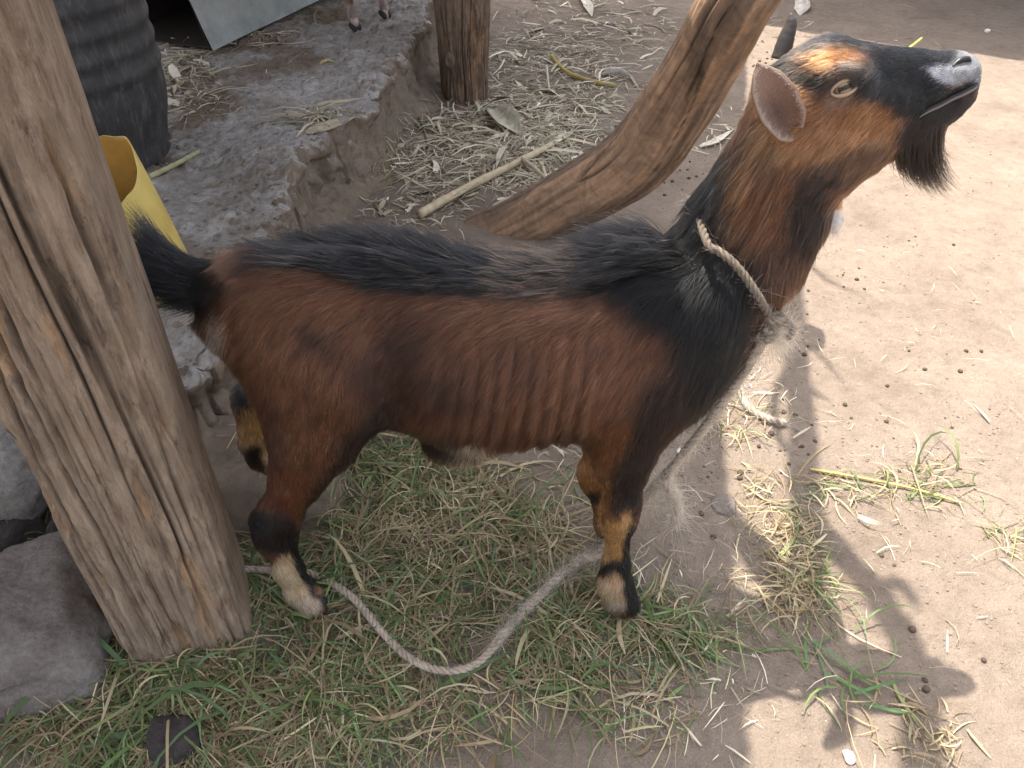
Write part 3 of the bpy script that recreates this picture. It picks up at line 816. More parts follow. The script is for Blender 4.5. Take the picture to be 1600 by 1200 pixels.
def build_buck_field():
    f = Field((-0.56, 0.72, -0.02), (0.66, 1.24, 1.06), 0.0052)
    # --- barrel of the trunk: profile read along the spine
    cols = np.array([  # px, top, bottom, half width (m)
        [338, 455, 545, .035], [360, 418, 556, .068], [400, 402, 592, .092], [450, 393, 628, .110], [520, 389, 650, .118],
        [600, 388, 662, .112], [650, 392, 678, .120], [700, 398, 692, .134], [760, 402, 698, .142], [830, 401, 688, .144],
        [900, 396, 680, .138], [960, 390, 690, .126], [1010, 388, 690, .118], [1060, 390, 650, .104], [1105, 402, 622, .090], [1132, 430, 585, .066], [1146, 465, 560, .035]])
    xs, zs, hs, ws = [], [], [], []
    for px, t, b, w in cols:
        # tangent rays at the top and the bottom of an ellipse of half width w in the plane across the spine
        vt, vb = ray(px, t), ray(px, b)
        # centre ray and perpendicular half extents
        pc = atY(px, 0.5 * (t + b), Y0)
        d = depth(pc)
        E = 0.5 * (b - t) / FPX * d
        el = math.atan2(CAM_H - pc[2], Y0)
        hh = math.sqrt(max(E * E - (w * math.sin(el))**2, 0.0004)) / math.cos(el)
        xs.append(pc[0]); zs.append(pc[2]); hs.append(hh); ws.append(w)
    xs, zs, hs, ws = map(np.array, (xs, zs, hs, ws))
    from_x = lambda X, a: np.interp(X, xs, a)
    def sm(a):
        g = np.linspace(xs[0], xs[-1], 200); v = np.interp(g, xs, a)
        kern = np.hanning(17); kern /= kern.sum()
        v = np.convolve(np.pad(v, 8, 'edge'), kern, 'valid'); return g, v
    gz, gh, gw = sm(zs), sm(hs), sm(ws)
    def trunk(X, Y, Z):
        zc = np.interp(X, *gz); h = np.interp(X, *gh); w = np.interp(X, *gw)
        over = np.maximum(xs[0] - X, 0) + np.maximum(X - xs[-1], 0)
        qy = np.abs(Y - Y0) / w; qz = (Z - zc) / h
        # narrower keel along the back (spine) than at the belly
        p_ = 2.15
        q = (qy**p_ + np.abs(qz)**p_) ** (1 / p_)
        return np.maximum((q - 1) * np.minimum(h, w) * 0.95, 0 * X - 1) + over
    f.blend((-0.55, 0.75, 0.3), (0.45, 1.23, 0.9), trunk, 0.02)
    r = lambda rp, p: rp / FPX * depth(p)
    def seg(a, ya, ra, b, yb, rb, ys=1.0, k=0.03, sub=False):
        A, B = atY(*a, ya), atY(*b, yb)
        f.cone(A, r(ra, A), B, r(rb, B), ys, k, sub)
    yn, yf = 0.905, 1.075
    # hip and pelvis points
    seg((400, 425), Y0 - .02, 30, (360, 440), Y0, 26, k=.04)
    # near hind leg
    seg((474, 500), .93, 80, (480, 600), .915, 68, .62, .05)
    seg((450, 560), .935, 50, (478, 680), .905, 46, .7, .04)
    seg((525, 590), .915, 62, (500, 690), .905, 48, .7, .05)
    seg((488, 660), .905, 52, (470, 745), .90, 34, .75, .03)
    seg((466, 735), .90, 36, (436, 812), .895, 30, .8, .03)
    seg((436, 800), .895, 29, (428, 836), .895, 26, .8, .02)
    seg((405, 812), .895, 13, (418, 846), .895, 16, .8, .02)
    seg((436, 838), .895, 26, (450, 888), .89, 19, .85, .02)
    seg((450, 888), .89, 19, (468, 922), .886, 21, .9, .02)
    seg((468, 922), .886, 21, (484, 940), .88, 20, .95, .015)
    seg((486, 936), .878, 17, (494, 950), .875, 17, 1.0, .01)
    # far hind leg, standing on the earth shelf
    seg((470, 500), 1.05, 80, (462, 590), 1.075, 66, .62, .05)
    seg((455, 560), 1.07, 55, (430, 610), 1.10, 34, .75, .04)
    seg((430, 606), 1.10, 30, (393, 622), 1.115, 20, .8, .03)
    seg((378, 612), 1.115, 11, (392, 634), 1.115, 19, .8, .02)
    seg((394, 630), 1.115, 26, (398, 688), 1.115, 24, .85, .02)
    seg((400, 690), 1.115, 19, (405, 716), 1.113, 15, .9, .02)
    seg((405, 714), 1.113, 15, (424, 724), 1.105, 16, .9, .02)
    # near fore leg
    seg((1070, 500), .93, 78, (1025, 600), .92, 64, .55, .05)
    seg((1012, 590), .92, 54, (974, 690), .905, 35, .65, .04)
    seg((988, 640), .91, 42, (972, 730), .90, 30, .75, .04)
    seg((975, 720), .90, 32, (972, 790), .895, 25, .85, .03)
    seg((972, 780), .895, 25, (970, 812), .893, 23, .9, .02)
    seg((968, 810), .893, 21, (962, 880), .89, 18, .9, .02)
    seg((962, 880), .89, 18, (960, 908), .886, 23, .95, .02)
    seg((962, 906), .886, 24, (966, 932), .882, 25, 1.0, .015)
    seg((972, 930), .878, 18, (978, 946), .875, 17, 1.0, .01)
    # far fore leg
    seg((1000, 600), 1.06, 60, (950, 680), 1.06, 34, .65, .04)
    seg((952, 670), 1.06, 30, (927, 740), 1.055, 19, .85, .03)
    seg((925, 735), 1.055, 20, (928, 756), 1.055, 18, .9, .02)
    seg((930, 752), 1.055, 15, (948, 820), 1.052, 14, .9, .02)
    seg((948, 815), 1.052, 15, (958, 842), 1.05, 17, 1, .02)
    # brisket, neck, throat
    seg((1088, 515), Y0 - .01, 72, (1166, 400), Y0, 72, .8, .05)
    seg((1100, 430), Y0, 48, (1140, 340), Y0, 42, .55, .05)
    seg((1172, 400), Y0, 76, (1205, 300), Y0 - .003, 62, .75, .05)
    seg((1205, 310), Y0, 62, (1235, 215), Y0 - .005, 64, .72, .05)
    seg((1250, 330), Y0, 26, (1262, 260), Y0, 36, .7, .05)
    # skull
    seg((1240, 152), Y0, 46, (1290, 130), Y0, 53, .84, .04)
    seg((1290, 130), Y0, 53, (1372, 132), Y0, 42, .78, .04)
    seg((1255, 205), Y0, 52, (1330, 212), Y0, 50, .70, .05)
    seg((1330, 210), Y0, 46, (1430, 188), Y0, 33, .62, .04)
    seg((1365, 132), Y0, 40, (1440, 128), Y0, 32, .66, .03)
    seg((1430, 126), Y0, 31, (1494, 117), Y0, 26, .80, .03)
    seg((1494, 116), Y0, 25, (1508, 114), Y0, 18, .9, .02)
    seg((1425, 190), Y0, 29, (1484, 160), Y0, 19, .76, .03)
    seg((1480, 158), Y0, 20, (1500, 150), Y0, 17, .8, .015)
    # brow over the eye, cheek bone, nostril, mouth slit
    for s_ in (-1, 1):
        y = Y0 + s_ * .040
        seg((1306, 112), y, 15, (1340, 116), y, 13, .8, .025)
        seg((1352, 150), Y0 + s_ * .036, 10, (1385, 158), Y0 + s_ * .030, 8, .8, .03)
        f.ell(atY(1322, 137, Y0 + s_ * .056), (.017, .012, .014), .012, True)
        seg((1499, 97), Y0 + s_ * .020, 5.5, (1510, 92), Y0 + s_ * .017, 5, 1.2, .012, True)
        seg((1524, 128), Y0 + s_ * .014, 2.2, (1450, 168), Y0 + s_ * .029, 2.0, 1.6, .01, True)
    f.ell(atY(1527, 118, Y0), (.008, .002, .008), .006, True)
    # tail stump, sheath
    seg((352, 452), Y0, 24, (300, 432), Y0 + .01, 19, 1.0, .04)
    seg((300, 432), Y0 + .01, 19, (250, 395), Y0 + .02, 12, 1.0, .03)
    seg((690, 690), Y0 - .03, 26, (730, 700), Y0 - .03, 22, .6, .04)
    # hollow of the flank in front of the thigh, and between shoulder blade and ribs
    for s_ in (-1, 1):
        f.ell(atY(628, 528, Y0 + s_ * .150), (.052, .040, .065), .05, True)
        f.ell(atY(600, 622, Y0 + s_ * .155), (.03, .04, .08), .05, True)
        f.ell(atY(1005, 470, Y0 + s_ * .155), (.03, .03, .07), .05, True)
    return f
bf = build_buck_field()
BV, BQ = bf.mesh()
BV = smooth_np(BV, BQ, 3)
BN = vnormals(BV, BQ)

# coat painting: markings, flank shading and a brightened muzzle tip are kept as spots in the plane of the body, the same on both sides
BR, RB, OR_ = (.110, .046, .025), (.140, .060, .031), (.27, .115, .04)
BL, DK, CR, TN, WT, GY = (.010, .0095, .011), (.035, .018, .012), (.46, .33, .205), (.30, .155, .058), (.55, .50, .44), (.085, .082, .085)
SPOTS = [  # px, py, rx, ry, angle, colour, softness
    (420, 520, 90, 60, 0, RB, .8), (470, 470, 150, 34, 5, RB, .9), (820, 480, 160, 50, 0, RB, .9), (930, 560, 90, 110, 0, RB, .8),
    (640, 530, 42, 34, 0, (.055, .026, .016), .9), (600, 610, 40, 60, 15, (.055, .026, .016), .9), (660, 600, 90, 40, 20, (.06, .026, .015), .9),  # hollows of the flank darkened in the colour, as shading
    (500, 520, 40, 10, 30, DK, .9),
    (470, 640, 70, 90, 0, RB, .7),
    # dorsal stripe, wider towards the shoulder
    (560, 372, 170, 42, 3, BL, .45), (760, 392, 180, 42, 2, BL, .45), (930, 400, 130, 52, 0, BL, .5), (1040, 430, 90, 75, 20, BL, .6),
    (1110, 480, 72, 150, -12, BL, .5), (1090, 600, 62, 75, 20, DK, .6), (1120, 560, 45, 90, 0, BL, .6), (1030, 660, 45, 80, 25, (.04, .02, .013), .8),
    (290, 440, 62, 62, 0, BL, .35), (336, 525, 14, 34, 10, WT, .5),
    # belly and groin
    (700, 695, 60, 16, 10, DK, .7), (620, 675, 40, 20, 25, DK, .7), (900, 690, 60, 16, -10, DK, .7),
    # neck
    (1230, 300, 70, 90, 0, (.165, .072, .034), .6), (1128, 310, 40, 120, 27, BL, .5), (1170, 290, 20, 70, 8, (.26, .12, .055), .6),
    (1163, 420, 26, 62, -8, BL, .5), (1264, 360, 36, 130, 12, (.026, .015, .011), .6), (1230, 430, 40, 70, 0, (.065, .03, .018), .7), (1210, 215, 36, 30, 0, (.33, .19, .1), .7),
    # head
    (1330, 200, 110, 60, 0, (.235, .105, .045), .6), (1270, 160, 80, 40, 0, (.21, .095, .042), .6),
    (1300, 100, 110, 50, 0, (.08, .05, .035), .6), (1300, 62, 90, 20, 5, (.05, .045, .045), .6), (1225, 92, 30, 40, 20, (.05, .045, .043), .6),
    (1305, 92, 46, 18, 0, (.22, .09, .032), .5), (1262, 125, 44, 12, 5, (.03, .03, .032), .6), (1243, 148, 26, 24, 0, (.36, .15, .04), .6),
    (1335, 106, 24, 8, 10, (.34, .3, .26), .7), (1345, 118, 20, 14, 0, (.12, .1, .09), .7), (1320, 150, 24, 10, -20, (.2, .13, .09), .7),
    (1382, 140, 44, 22, 15, (.045, .042, .042), .5), (1378, 180, 60, 26, 0, (.20, .085, .033), .7),
    (1450, 105, 70, 42, 0, BL, .35), (1440, 150, 52, 36, 0, BL, .5), (1470, 185, 60, 24, -20, (.03, .021, .017), .5),
    (1490, 104, 44, 30, 14, (.36, .36, .38), .3), (1450, 84, 70, 20, 0, BL, .5), (1514, 110, 26, 34, 0, (.2, .2, .21), .5), (1500, 150, 30, 16, -30, (.03, .022, .018), .5),  # grey muzzle tip, its colour brightened to read as sunlit
    (1440, 210, 40, 34, 0, DK, .6), (1310, 268, 60, 22, -15, (.05, .028, .02), .6), (1360, 245, 50, 22, -10, (.1, .05, .028), .7),
    # near hind leg
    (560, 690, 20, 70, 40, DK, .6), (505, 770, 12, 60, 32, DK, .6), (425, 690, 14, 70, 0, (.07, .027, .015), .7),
    (440, 770, 40, 40, 0, (.12, .04, .018), .6), (428, 832, 46, 34, 12, (.028, .014, .012), .45), (404, 812, 14, 20, 0, BL, .5),
    (452, 905, 40, 42, 30, CR, .3), (480, 895, 12, 62, -28, BL, .4), (505, 936, 14, 18, 0, BL, .4), (482, 948, 22, 16, 0, (.42, .32, .24), .4), (497, 918, 8, 12, 0, (.3, .13, .07), .5),
    # near fore leg
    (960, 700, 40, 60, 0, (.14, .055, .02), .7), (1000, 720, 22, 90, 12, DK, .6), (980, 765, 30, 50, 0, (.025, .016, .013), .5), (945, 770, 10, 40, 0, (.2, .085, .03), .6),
    (962, 850, 32, 42, 0, TN, .3), (980, 818, 12, 22, 0, (.42, .24, .11), .5), (984, 855, 9, 46, 8, BL, .4), (962, 888, 28, 12, -8, BL, .5),
    (958, 922, 30, 28, 0, (.40, .25, .15), .4), (985, 920, 11, 34, -10, BL, .4), (992, 945, 14, 14, 0, BL, .4), (962, 944, 16, 10, 0, (.34, .27, .22), .5),
    (735, 735, 46, 24, 0, CR, .5),
]
SPOTS_FAR = [(405, 660, 34, 46, 0, (.36, .2, .075), .4), (380, 615, 24, 22, 0, BL, .4), (398, 712, 18, 16, 0, DK, .5), (426, 712, 18, 20, 0, (.36, .25, .14), .5), (432, 742, 20, 9, 0, BL, .4), (424, 690, 10, 16, 0, DK, .6),
             (925, 735, 30, 40, 0, (.2, .085, .025), .5), (928, 778, 16, 10, 0, DK, .5), (950, 810, 20, 40, 0, TN, .5), (958, 848, 16, 12, 0, BL, .5)]
def paint(P, spots, base):
    px, py = proj(P)
    c = np.array(base, float)
    w = 0.25 * fbm(P[:, 0] * 14, P[:, 1] * 14, P[:, 2] * 14, 3)
    for x, y, rx, ry, ang, col, so in spots:
        a = R(ang); dx, dy = px - x, py - y
        u = (dx * math.cos(a) + dy * math.sin(a)) / rx; v = (-dx * math.sin(a) + dy * math.cos(a)) / ry
        q = np.sqrt(u * u + v * v) + w * (0.5 + so * 0.5)
        f = sstep(1 + so * .5, 1 - so * .6, q)[:, None]
        c = c + (np.array(col) - c) * f
    return c
def coat_colour(P):
    P = np.asarray(P)
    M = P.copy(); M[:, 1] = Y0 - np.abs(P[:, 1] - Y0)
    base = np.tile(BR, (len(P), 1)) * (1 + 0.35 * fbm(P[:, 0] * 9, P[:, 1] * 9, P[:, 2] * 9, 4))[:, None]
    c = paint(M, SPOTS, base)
    far = (P[:, 1] > Y0 + .02) & (((P[:, 0] < -.2) & (P[:, 2] < .42)) | ((P[:, 0] > .0) & (P[:, 0] < .35) & (P[:, 2] < .36)))
    if far.any():
        b = np.tile(np.array(BR) * .9, (far.sum(), 1))
        c[far] = paint(P[far], SPOTS_FAR, b)
    return np.clip(c, .004, 1)

# ribs standing out under the coat
px_, py_ = proj(BV)
ribw = sstep(660, 720, px_) * sstep(960, 900, px_) * sstep(470, 540, py_) * sstep(705, 670, py_) * (np.abs(BN[:, 1]) > .25)
ph = (px_ + 0.16 * (py_ - 600)) / 27.0
BV = BV + BN * (ribw * 0.0021 * np.sin(2 * np.pi * ph))[:, None]
BV = BV + BN * (0.0018 * fbm(BV[:, 0] * 22, BV[:, 1] * 22, BV[:, 2] * 22, 3) * sstep(.35, .5, BV[:, 2]))[:, None]
BN = vnormals(BV, BQ)
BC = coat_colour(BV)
t = NT('goat_skin'); v = t.coord()
c = t.mix(t.attr('col'), t.ramp(t.noise(t.coord((1, 1, .35)), 160, 5, .7), [(.3, .5), (.55, .9), (.75, 1.2)]), .8, 'MULTIPLY')
M_SKIN = t.done(c, .62, t.bump(t.noise(t.coord((1, 1, .3)), 220, 4, .7), .4, .003), .2)
buck = empty('goat', 'brown and black bearded goat tethered by a rope, head raised towards the sunlight', 'goat', None, (0.1, Y0, 0))
def child(o, keep=True):
    o.parent = buck; o.matrix_parent_inverse = buck.matrix_world.inverted() if False else o.matrix_parent_inverse
    o.location = Vector(o.location) - buck.location
    return o
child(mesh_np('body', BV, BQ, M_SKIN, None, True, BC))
BVH = BVHTree.FromPolygons(BV.tolist(), BQ.tolist())
def hit(px, py, mirror=False):
    v = Vector(ray(px, py)).normalized()
    h_ = BVH.ray_cast(Vector(CP), v)
    if h_[0] is None: return None
    return np.array(h_[0]), np.array(h_[1])

# hooves: two cloven toes on each foot
M_HOOF = mat_plain('hoof_horn', (.045, .036, .032), .6, .3, .6, 60, .3)
def hoof(tip, head, spread=.009, L=.036, r=.0125):
    V, F, n = [], [], 0
    for s_ in (-1, 1):
        p0 = np.array(tip, float) + np.array([-L * .55, s_ * spread, .022]); p1 = np.array(tip, float) + np.array([L * .25, s_ * spread * .9, .013]); p2 = np.array(tip, float) + np.array([L * .62, s_ * spread * .55, .005])
        pts = spline([p0, p1, p2], 8)
        v, f = tube_np(pts, np.array([.9, 1.05, 1.08, 1.05, .98, .85, .65, .3]) * r, 10, True, 1.0)
        v[:, 2] = np.maximum(v[:, 2], tip[2])
        V.append(v); F += [[q + n for q in ff] for ff in fixfaces(f)]; n += len(v)
    V = np.concatenate(V)
    ca, sa = math.cos(head), math.sin(head)
    q = V - tip; V = np.stack([q[:, 0] * ca - q[:, 1] * sa, q[:, 0] * sa + q[:, 1] * ca, q[:, 2]], 1) + tip
    return child(mesh_np('hoof', V, F, M_HOOF))
for p in ((493, 951), (982, 945)):
    q = atZ(*p, .008); q[2] = float(surf_h(q[0], q[1])) + .001; hoof(q, R(-8))
q = atY(433, 734, 1.10); q[2] = min(q[2], max(float(surf_h(q[0], q[1])), q[2] - .01)); hoof(q, 0.0)
q = atY(962, 850, 1.05); q[2] = float(surf_h(q[0], q[1])) + .001; hoof(q, 0.0)

def dewclaw(px, py, y):
    h_ = hit(px, py)
    c = h_[0] if h_ is not None else atY(px, py, y)
    for dy in (-.004, .014):
        p0 = np.array(c) + [0, dy, 0]
        v, f = tube_np(np.stack([p0 + [.004, 0, .004], p0 + [-.002, -.001, .001], p0 + [-.007, -.001, -.006], p0 + [-.008, -.001, -.009]]), [.0045, .0055, .004, .0015], 8)
        child(mesh_np('dewclaw', v, fixfaces(f), M_HOOF))
# horn: short, dark, upright (the far one)
hb = [atY(1220, 92, Y0 + .028), atY(1228, 62, Y0 + .032), atY(1236, 38, Y0 + .035), atY(1236, 21, Y0 + .037)]
v, f = tube_np(spline(hb, 26), np.interp(np.linspace(0, 1, 26), [0, .4, .8, 1], [.0125, .0098, .0062, .0015]) * (1 + .015 * np.sin(np.arange(26) * 1.6)), 14, True, .8)
child(mesh_np('horn', v, fixfaces(f), mat_plain('grey_horn', (.045, .037, .032), .5, .4, .5, 90, .3)))

# ears: cupped leaves of skin
def ear(side):
    y = lambda d: Y0 + side * d
    if side < 0:
        mid = [atY(1244, 214, y(.030)), atY(1224, 186, y(.070)), atY(1207, 157, y(.090)), atY(1193, 127, y(.100)), atY(1183, 99, y(.104))]
    else:                                             # the far ear lies back along the neck
        mid = [atY(1236, 150, y(.045)), atY(1225, 160, y(.080)), atY(1214, 178, y(.115)), atY(1208, 198, y(.140)), atY(1205, 212, y(.150))]
    n, m = 26, 17
    S = spline(mid, n)
    T, _, _ = frames(S)
    out_ = np.array([0.25, side * 1.0, 0.12]); out_ /= np.linalg.norm(out_)       # the way the hollow faces
    s = np.linspace(0, 1, n)
    width = np.interp(s, [0, .08, .25, .5, .75, .9, 1], [.004, .010, .022, .026, .020, .0105, .001])
    cup = np.interp(s, [0, .3, .7, 1], [1.9, 1.5, 1.15, .9])
    def sheet(off):
        V = []
        for i in range(n):
            o_ = out_ - T[i] * out_.dot(T[i]); o_ /= np.linalg.norm(o_)
            b = np.cross(T[i], o_)
            a = np.linspace(-1, 1, m) * cup[i]
            rr = width[i] / max(math.sin(min(cup[i], 1.5)), .35)
            c_ = S[i] + o_ * rr * 0.7
            V.append(c_ + (rr - off) * (np.sin(a)[:, None] * b - np.cos(a)[:, None] * o_))
        return np.concatenate(V)
    A, B = sheet(0.0), sheet(.003)
    i = np.arange(n - 1)[:, None] * m; j = np.arange(m - 1)[None]
    F = np.stack([i + j, i + j + 1, i + m + j + 1, i + m + j], -1).reshape(-1, 4)
    N_ = n * m
    rim = [k for k in range(m)] + [k * m + m - 1 for k in range(1, n)] + [(n - 1) * m + k for k in range(m - 2, -1, -1)] + [k * m for k in range(n - 2, 0, -1)]
    FR = np.array([[rim[k], N_ + rim[k], N_ + rim[(k + 1) % len(rim)], rim[(k + 1) % len(rim)]] for k in range(len(rim))])
    V = np.concatenate([A, B]); F = np.concatenate([F, F[:, ::-1] + N_, FR])
    edge_ = np.abs(np.tile(np.linspace(-1, 1, m), n)); along = np.repeat(s, m)
    inner = np.array([.25, .17, .14]) * (1 - .7 * np.exp(-((along - .3) / .25)**2) * (1 - edge_))[:, None]  # shadow in the hollow of the ear is painted into the skin colour
    inner = inner + (np.array([.42, .33, .26]) - inner) * (sstep(.72, 1, edge_) * .7)[:, None]
    outer = np.tile([.2, .12, .08], (N_, 1))
    t = bpy.data.materials.get('ear_skin')
    if t is None:
        q = NT('ear_skin'); cc = q.attr('col'); q.done(cc, .6, None, .3)
        tr = q.n('ShaderNodeBsdfTranslucent'); tr.inputs[0].default_value = (.45, .2, .13, 1)
        mx = q.n('ShaderNodeMixShader'); mx.inputs[0].default_value = .14
        q.l(q.b.outputs[0], mx.inputs[1]); q.l(tr.outputs[0], mx.inputs[2]); q.l(mx.outputs[0], q.out.inputs[0]); t = q.m
    o = mesh_np('ear', V, F, t, None, True, np.concatenate([outer, inner]))
    child(o)
    return A, B, n, m
EAR_A, EAR_B, EAR_N, EAR_M = ear(-1)
ear(1)

# eyes
def eye(side):
    c0 = atY(1319, 137, Y0 - .052)
    h_ = hit(1319, 137)
    if h_ is not None: c0 = h_[0] - np.array([0, -1, .25]) / 1.03 * .0085
    c = c0.copy(); nrm = np.array([.0, -1.0, .3]); nrm /= np.linalg.norm(nrm)
    if side > 0: c[1] = 2 * Y0 - c[1]; nrm[1] *= -1
    u = np.array([.90, 0.12 * side, .43]); u -= nrm * u.dot(nrm); u /= np.linalg.norm(u); w = np.cross(nrm, u)
    n, m = 20, 12
    a = np.linspace(0, 2 * np.pi, n, endpoint=False)
    V = [c + nrm * .0135]
    cols = [(.012, .010, .008)]
    for k in range(1, m):
        f_ = k / (m - 1) * 1.7
        for q in a:
            V.append(c + .0135 * (math.cos(f_) * nrm + math.sin(f_) * (math.cos(q) * u + math.sin(q) * w)))
            du, dw = math.sin(f_) * math.cos(q), math.sin(f_) * math.sin(q)
            iris = (.30, .215, .11) if math.hypot(du, dw) < .78 else (.10, .06, .03)
            cols.append((.008, .007, .007) if (abs(du) < .62 and abs(dw) < .21) else iris)
    F = [[0, 1 + k, 1 + (k + 1) % n] for k in range(n)]
    for r_ in range(m - 2):
        for k in range(n):
            p = 1 + r_ * n; F.append([p + k, p + n + k, p + n + (k + 1) % n, p + (k + 1) % n])
    t = bpy.data.materials.get('wet_eye')
    if t is None:
        q = NT('wet_eye'); q.done(q.attr('col'), .16, None, .4); t = q.m
    e = child(mesh_np('eye', np.array(V), F, t, None, True, np.array(cols)))
    # lids: two fleshy rims, pale, with a dark wet edge
    for s_, name in ((1, 'eyelid'), (-1, 'eyelid')):
        q = np.linspace(-.12, math.pi + .12, 24)
        P = np.stack([c + nrm * (.0095 + .0028 * abs(math.sin(x))) + u * .0158 * math.cos(x) + w * s_ * .0080 * math.sin(x) for x in q])
        v, f = tube_np(P, np.interp(np.linspace(0, 1, 24), [0, .5, 1], [.0013, .0026, .0013]), 8)
        o = mesh_np(name, v, fixfaces(f), mat_plain('eyelid_skin', (.34, .24, .17), .55, .3, .4, 120) if 'eyelid_skin' not in bpy.data.materials else bpy.data.materials['eyelid_skin'])
        child(o)
eye(-1); eye(1)

# wattle hanging under the throat
wp = [atY(1292, 282, Y0 + .01), atY(1303, 310, Y0 + .012), atY(1300, 335, Y0 + .012), atY(1302, 362, Y0 + .01)]
v, f = tube_np(spline(wp, 20), np.interp(np.linspace(0, 1, 20), [0, .3, .6, .8, 1], [.008, .010, .012, .016, .006]), 12)
wc = np.where((proj(v)[1] > 328)[:, None], np.array([[.66, .6, .55]]), np.array([[.5, .26, .1]]))
wattle = child(mesh_np('wattle', v, fixfaces(f), M_SKIN, None, True, wc))
WV = (v, f)

# nostrils and the line of the mouth
M_NOSTRIL = mat_plain('moist_dark_skin', (.012, .010, .010), .35, .4, .4, 80)
for s_ in (-1, 1):
    pts = []
    for a_, b_ in ((1488, 104), (1494, 98), (1502, 94), (1511, 93), (1517, 96)):
        h_ = hit(a_, b_)
        if h_ is not None: pts.append(h_[0] + h_[1] * .0008)
    if len(pts) >= 3:
        pts = np.array(pts)
        if s_ > 0: pts[:, 1] = 2 * Y0 - pts[:, 1]
        v, f = tube_np(spline(pts, 20), np.interp(np.linspace(0, 1, 20), [0, .4, .8, 1], [.0008, .0036, .0036, .001]), 10)
        child(mesh_np('nostril', v, fixfaces(f), M_NOSTRIL))
pts = []
for a_, b_ in ((1526, 130), (1518, 136), (1504, 143), (1488, 151), (1470, 160), (1452, 169), (1436, 178)):
    h_ = hit(a_, b_)
    if h_ is not None and h_[0][1] < Y0 + .02: pts.append(h_[0] + h_[1] * .0016)
if len(pts) >= 4:
    pts = np.array(pts)
    for s_ in (-1, 1):
        q = pts.copy()
        if s_ > 0: q[:, 1] = 2 * Y0 - q[:, 1]
        v, f = tube_np(spline(q, 40), np.interp(np.linspace(0, 1, 40), [0, .1, .8, 1], [.0008, .0020, .0016, .0005]), 8)
        child(mesh_np('mouth_line', v, fixfaces(f), M_NOSTRIL))
        v, f = tube_np(spline(q, 40) + np.array([0, -s_ * -.001, -.0036]), np.interp(np.linspace(0, 1, 40), [0, .1, .8, 1], [.001, .0022, .0018, .0005]), 8)
        child(mesh_np('lower_lip', v, fixfaces(f), mat_plain('lip_skin', (.14, .115, .105), .5, .3, .4, 80) if 'lip_skin' not in bpy.data.materials else bpy.data.materials['lip_skin']))

# ------------------------------------------------------------------ coat: hair grown strand by strand
def mat_hair():
    m = bpy.data.materials.new('goat_hair'); m.use_nodes = True
    t = m.node_tree; t.nodes.clear()
    o = t.nodes.new('ShaderNodeOutputMaterial')
    a = t.nodes.new('ShaderNodeAttribute'); a.attribute_name = 'hair_color'
    b = t.nodes.new('ShaderNodeBsdfHairPrincipled')
    b.model = 'CHIANG'
    b.parametrization = 'COLOR'
    b.inputs['Roughness'].default_value = .38
    b.inputs['Radial Roughness'].default_value = .5
    b.inputs['Coat'].default_value = .0
    b.inputs['IOR'].default_value = 1.42
    b.inputs['Offset'].default_value = R(3)
    b.inputs['Random Roughness'].default_value = .2
    t.links.new(a.outputs['Color'], b.inputs['Color'])
    t.links.new(b.outputs[0], o.inputs[0])
    return m
M_HAIR = mat_hair()
def hair_obj(name, pts, col, r0, r1=0.15, mat=None):
    """pts n x K x 3, col n x 3, r0 root radius"""
    n, K, _ = pts.shape
    cu = bpy.data.hair_curves.new(name)
    cu.add_curves([K] * n)
    cu.position_data.foreach_set('vector', np.ascontiguousarray(pts, np.float32).ravel())
    rad = (np.broadcast_to(np.asarray(r0, float).reshape(-1, 1), (n, 1)) * np.linspace(1, r1, K)[None]).astype(np.float32)
    at = cu.attributes.get('radius') or cu.attributes.new('radius', 'FLOAT', 'POINT')
    at.data.foreach_set('value', rad.ravel())
    ac = cu.attributes.new('hair_color', 'FLOAT_COLOR', 'CURVE')
    cc = np.ones((n, 4), np.float32); cc[:, :3] = col
    ac.data.foreach_set('color', cc.ravel())
    cu.materials.append(mat or M_HAIR)
    o = bpy.data.objects.new(name, cu); COL.objects.link(o)
    return o
def nrm(v): return v / (np.linalg.norm(v, axis=-1, keepdims=True) + 1e-12)
def sample_body(n, weight):
    A = BV[BQ]
    area = 0.5 * np.linalg.norm(np.cross(A[:, 2] - A[:, 0], A[:, 3] - A[:, 1]), axis=1)
    cen = A.mean(1)
    w = area * weight(cen, BN[BQ].mean(1))
    q = rng.choice(len(BQ), n, p=w / w.sum())
    u, v_ = rng.random(n)[:, None], rng.random(n)[:, None]
    Aq = A[q]; Nq = BN[BQ[q]]
    f = lambda M: (M[:, 0] * (1 - u) + M[:, 1] * u) * (1 - v_) + (M[:, 3] * (1 - u) + M[:, 2] * u) * v_
    return f(Aq), nrm(f(Nq))
